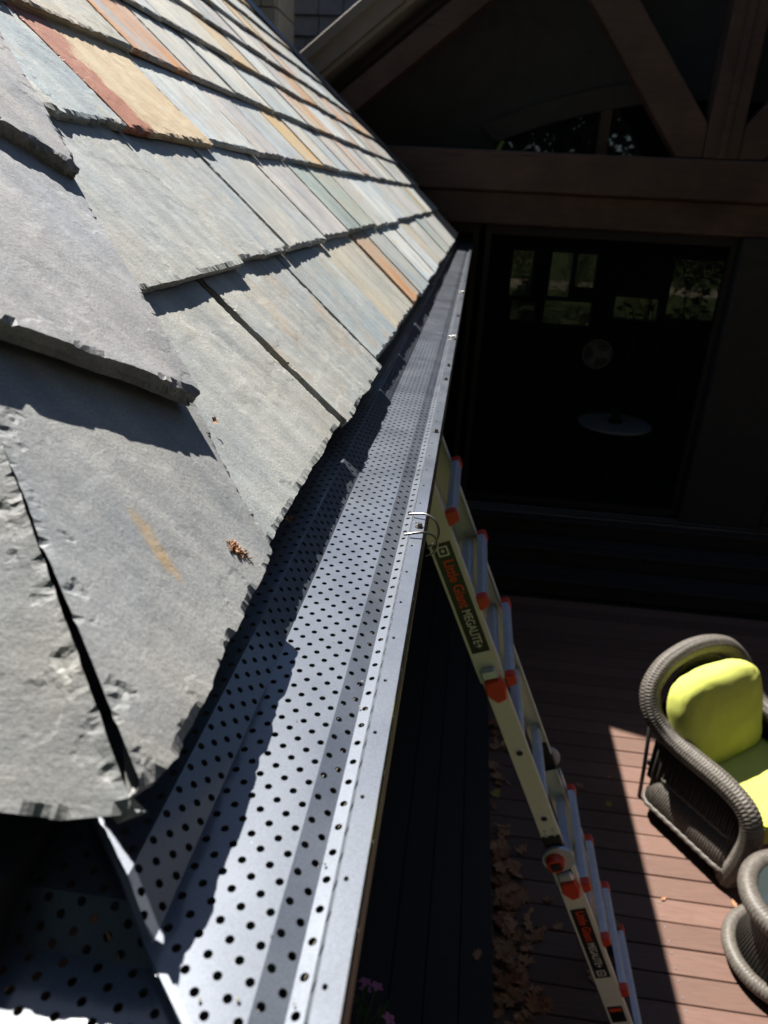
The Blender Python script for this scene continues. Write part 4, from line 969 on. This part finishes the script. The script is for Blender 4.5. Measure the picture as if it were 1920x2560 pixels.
for (px, py), kd, lb, sz in single:
    p = onz(px, py, ZD + .002); o = leaf_shape(p, sz, rl.uniform(0, 6.28), rl.uniform(-.3, .3), rl.uniform(.1, .4), rl)
    o = o.build('fallen_leaf', 'dryleaf_y' if kd == 'yellow' else 'dryleaf', at=p); tag(o, lb, 'leaf', 'single leaves scattered on the deck')
p = onz(1158, 2068 - 190 + 190, ZD + .152); p = onz(1030, 2065, ZD + .152)
o = leaf_shape(p, .035, 1., .1, .2, rl).build('fallen_leaf', 'dryleaf', at=p); tag(o, 'lone leaf lying on the dark raised step', 'leaf', 'single leaves scattered on the deck')
p = cp(-.345, -.21, .60); o = leaf_shape(p, .04, 2.2, .6, .4, rl).build('fallen_leaf', 'dryleaf', at=p); tag(o, 'dry leaf caught between chair back and lime cushion', 'leaf')
# crumb of bark and leaf scraps on the slates
def rpt(px, py, h):
    v = cam.matrix_world.to_3x3() @ Vector(((px - 829.5) / 1536, -(py - 1106) / 1536, -1)); d = N.dot(O) + h; return v * (d / N.dot(v))
pc = rpt(512, 1190, .0125); b = MB()
for k in range(60):
    q = pc + U * rl.gauss(0, .006) + YH * rl.gauss(0, .003) + N * rl.uniform(.0, .002); d = Vector((rl.uniform(-1, 1), rl.uniform(-1, 1), rl.uniform(-.3, 1))).normalized() * rl.uniform(.0008, .0028)
    b.tube([q - d, q, q + d], rl.uniform(.0004, .0011), 4)
o = b.build('bark_crumbs', 'debris', at=pc); tag(o, 'small cluster of reddish bark crumbs on lowest hip slate', 'debris')
for px, py, lb in ((459, 916, 'tiny dark red leaf scrap on the pale eave slate'), (625, 1130, 'rust leaf scrap lying on the gutter guard by the slates')):
    p = rpt(px, py, -.003) if px == 459 else onz(px, py, -.3275); o = leaf_shape(p, .006 if px == 459 else .007, .5, .6, .5, rl)
    if px == 459: o.v = [p + U * (v - p).x + YH * (v - p).y + N * ((v - p).z) for v in o.v]
    o = o.build('leaf_scrap', 'debris', at=p); tag(o, lb, 'leaf')

rg_ = random.Random(77); b = MB()
for k in range(45):
    y = .2 + rg_.random() ** 1.6 * 2.4; x = rg_.uniform(-.125, -.048); z = (-.3552 + (x + .0723) / (-.0574) * .0034) + .0012 if x < -.0723 else -.3585
    p = Vector((x, y, z)); q = rg_.uniform(.0003, .0008); b.hexa([p + Vector((i * q, j * q * rg_.uniform(.6, 1.4), k2 * q * .8)) for k2 in (-.3, 1) for i, j in ((-1, -1), (1, -1), (1, 1), (-1, 1))])
tag(b.build('roof_grit', 'mortar', kind='stuff'), 'fine pale grit scattered on the gutter guard', 'grit')
# ================================================================== TREES (beyond the porch, and behind the camera where the windows see them)
def tree(name, x, y, h, rad, m, seed, label, group, n=2600, low=.25):
    t = root(name, (x, y, ZD - .32), label, 'tree', group); g_ = random.Random(seed); bs = Vector((x, y, ZD - .32)); b = MB()
    b.tube([bs + Vector((.05 * math.sin(q * 4 + seed) * h * .1, .04 * math.cos(q * 3 + seed) * h * .1, h * .8 * q)) for q in [k / 8 for k in range(9)]], lambda q: h * .022 * (1 - .8 * q), 10)
    cl = []
    for k in range(16):
        a = g_.uniform(0, 6.28); z0 = h * g_.uniform(low, .7); r_ = rad * g_.uniform(.4, .95); e = bs + Vector((math.cos(a) * r_, math.sin(a) * r_, z0 + h * g_.uniform(.08, .25)))
        s_ = bs + ZU * z0; b.tube([s_, s_.lerp(e, .5) + ZU * .03 * h, e], lambda q: h * .008 * (1 - .7 * q), 6); cl.append((e, rad * g_.uniform(.25, .45)))
    cl.append((bs + ZU * h * .9, rad * .45)); b.build('trunk', 'bark', t, True); c_ = MB()
    for k in range(n):
        ce, cr = g_.choice(cl); d = Vector((g_.gauss(0, .5), g_.gauss(0, .5), g_.gauss(0, .42))); p = ce + d * cr
        u = Vector((g_.uniform(-1, 1), g_.uniform(-1, 1), g_.uniform(-1, 1))).normalized(); w = u.orthogonal().normalized(); z = h * g_.uniform(.010, .020)
        c_.face([p, p + u * z + w * z * .5, p + u * z * 2, p + u * z - w * z * .5])
    c_.build('crown', m, t); return t
tree('lawn_tree', -1.5, 30, 9, 4, 'leaf2', 1, 'yellow green tree on lawn left of the porch windows', None)
tree('lawn_tree', 9.6, 27, 8, 4.0, 'leaf', 2, 'dense green tree seen through the right porch window', None, 14000, low=.02)
tree('lawn_tree', 5.6, 24, 4, 1.8, 'leaf2', 3, 'low green tree seen through middle porch window', None, low=.02)
tree('lawn_tree', -4, 60, 14, 6, 'leaf', 4, 'tall tree far left beyond the porch', None)
def shrub(x, y, h, r_, m, seed, label):
    t = root('shrub', (x, y, ZD - .32), label, 'shrub'); g_ = random.Random(seed); bs = Vector((x, y, ZD - .32)); b = MB(); c_ = MB()
    for k in range(9):
        a = g_.uniform(0, 6.28); b.tube([bs, bs + Vector((math.cos(a) * r_ * .4, math.sin(a) * r_ * .4, h * .6))], .02, 5)
    for k in range(1200):
        d = Vector((g_.gauss(0, .42), g_.gauss(0, .42), 0)); p = bs + d * r_ + ZU * h * g_.uniform(.05, 1) * max(.2, 1 - d.length * .7)
        u = Vector((g_.uniform(-1, 1), g_.uniform(-1, 1), g_.uniform(-1, 1))).normalized(); w = u.orthogonal().normalized(); z = .07
        c_.face([p, p + u * z + w * z * .5, p + u * z * 2, p + u * z - w * z * .5])
    b.build('stems', 'bark', t); c_.build('foliage', m, t)
shrub(3.0, 19, 1.3, .9, 'leaf2', 31, 'rounded shrub on lawn behind the porch windows')
shrub(4.4, 33, 3.2, 1.4, 'leaf', 33, 'tall dark shrub seen through third porch window')
shrub(2.4, 40, 3.6, 1.1, 'leaf2', 34, 'yellowish tall shrub far behind the porch windows')
shrub(1.9, 26, 1.5, .7, 'leaf', 35, 'low dark shrub behind the leftmost porch window')
shrub(1.7, 22, 1.0, .6, 'leaf', 32, 'small dark shrub on lawn behind the porch')
# unseen wings and a big tree added to block sky light; garden trees behind
rw_ = root('sky_block_wing', (7.5, 1, ZD - .3), 'unseen two storey wing added on the right to block sky light', 'house')
MB().box(5.7, 9.5, -6.5, 6.5, ZD - .3, 2.6).build('wall', 'siding', rw_)
MB().prism([(5.3, -6.8, 2.5), (9.9, -6.8, 2.5), (7.6, -6.8, 5.0)], (0, 13.6, 0)).build('roof', 'shingle', rw_)
for zz in (-2.5, .3):
    for yy in (-4.6, -1.6, 1.4, 4.2):
        w_ = MB().box(5.66, 5.698, yy - .6, yy + .6, zz - .7, zz + .7).build('window_frame', 'timber', rw_)
        MB().box(5.64, 5.658, yy - .5, yy + .5, zz - .6, zz + .6).build('pane', 'window', w_)
mh = root('sky_block_house', (-7.5, 1, ZD - .3), 'main block of the house left of the slate roof', 'house')  # unseen block added to cut sky light from the left
MB().box(-10, -5.0, -8, 9.0, ZD - .3, 3.6).build('wall', 'siding', mh)
MB().prism([(-10.4, -8.3, 3.5), (-4.7, -8.3, 3.5), (-7.5, -8.3, 5.2)], (0, 17.5, 0)).build('roof', 'shingle', mh)
for i, (x, y, h, r_, lb) in enumerate(((3.4, -2.9, 15, 6.5, 'big unseen tree added to block sky light over the deck'), (-8, -9, 15, 5.5, 'tall leafy tree behind the viewer to the left'), (-1, -12, 17, 6, 'tallest leafy tree straight behind the viewer'), (5.5, -11, 15, 6, 'tall leafy tree behind the viewer to the right'), (2, -7.5, 11, 4.5, 'lower leafy tree close behind the viewer'), (-5, -16, 16, 6, 'distant leafy tree far behind the viewer'))):  # the first tree is added to shut out the sky overhead
    tree('garden_tree', x, y, h, r_, 'leaf', 10 + i, lb, 'trees behind the viewer', 12000 if i == 0 else 6500, .38 if i == 0 else .12)
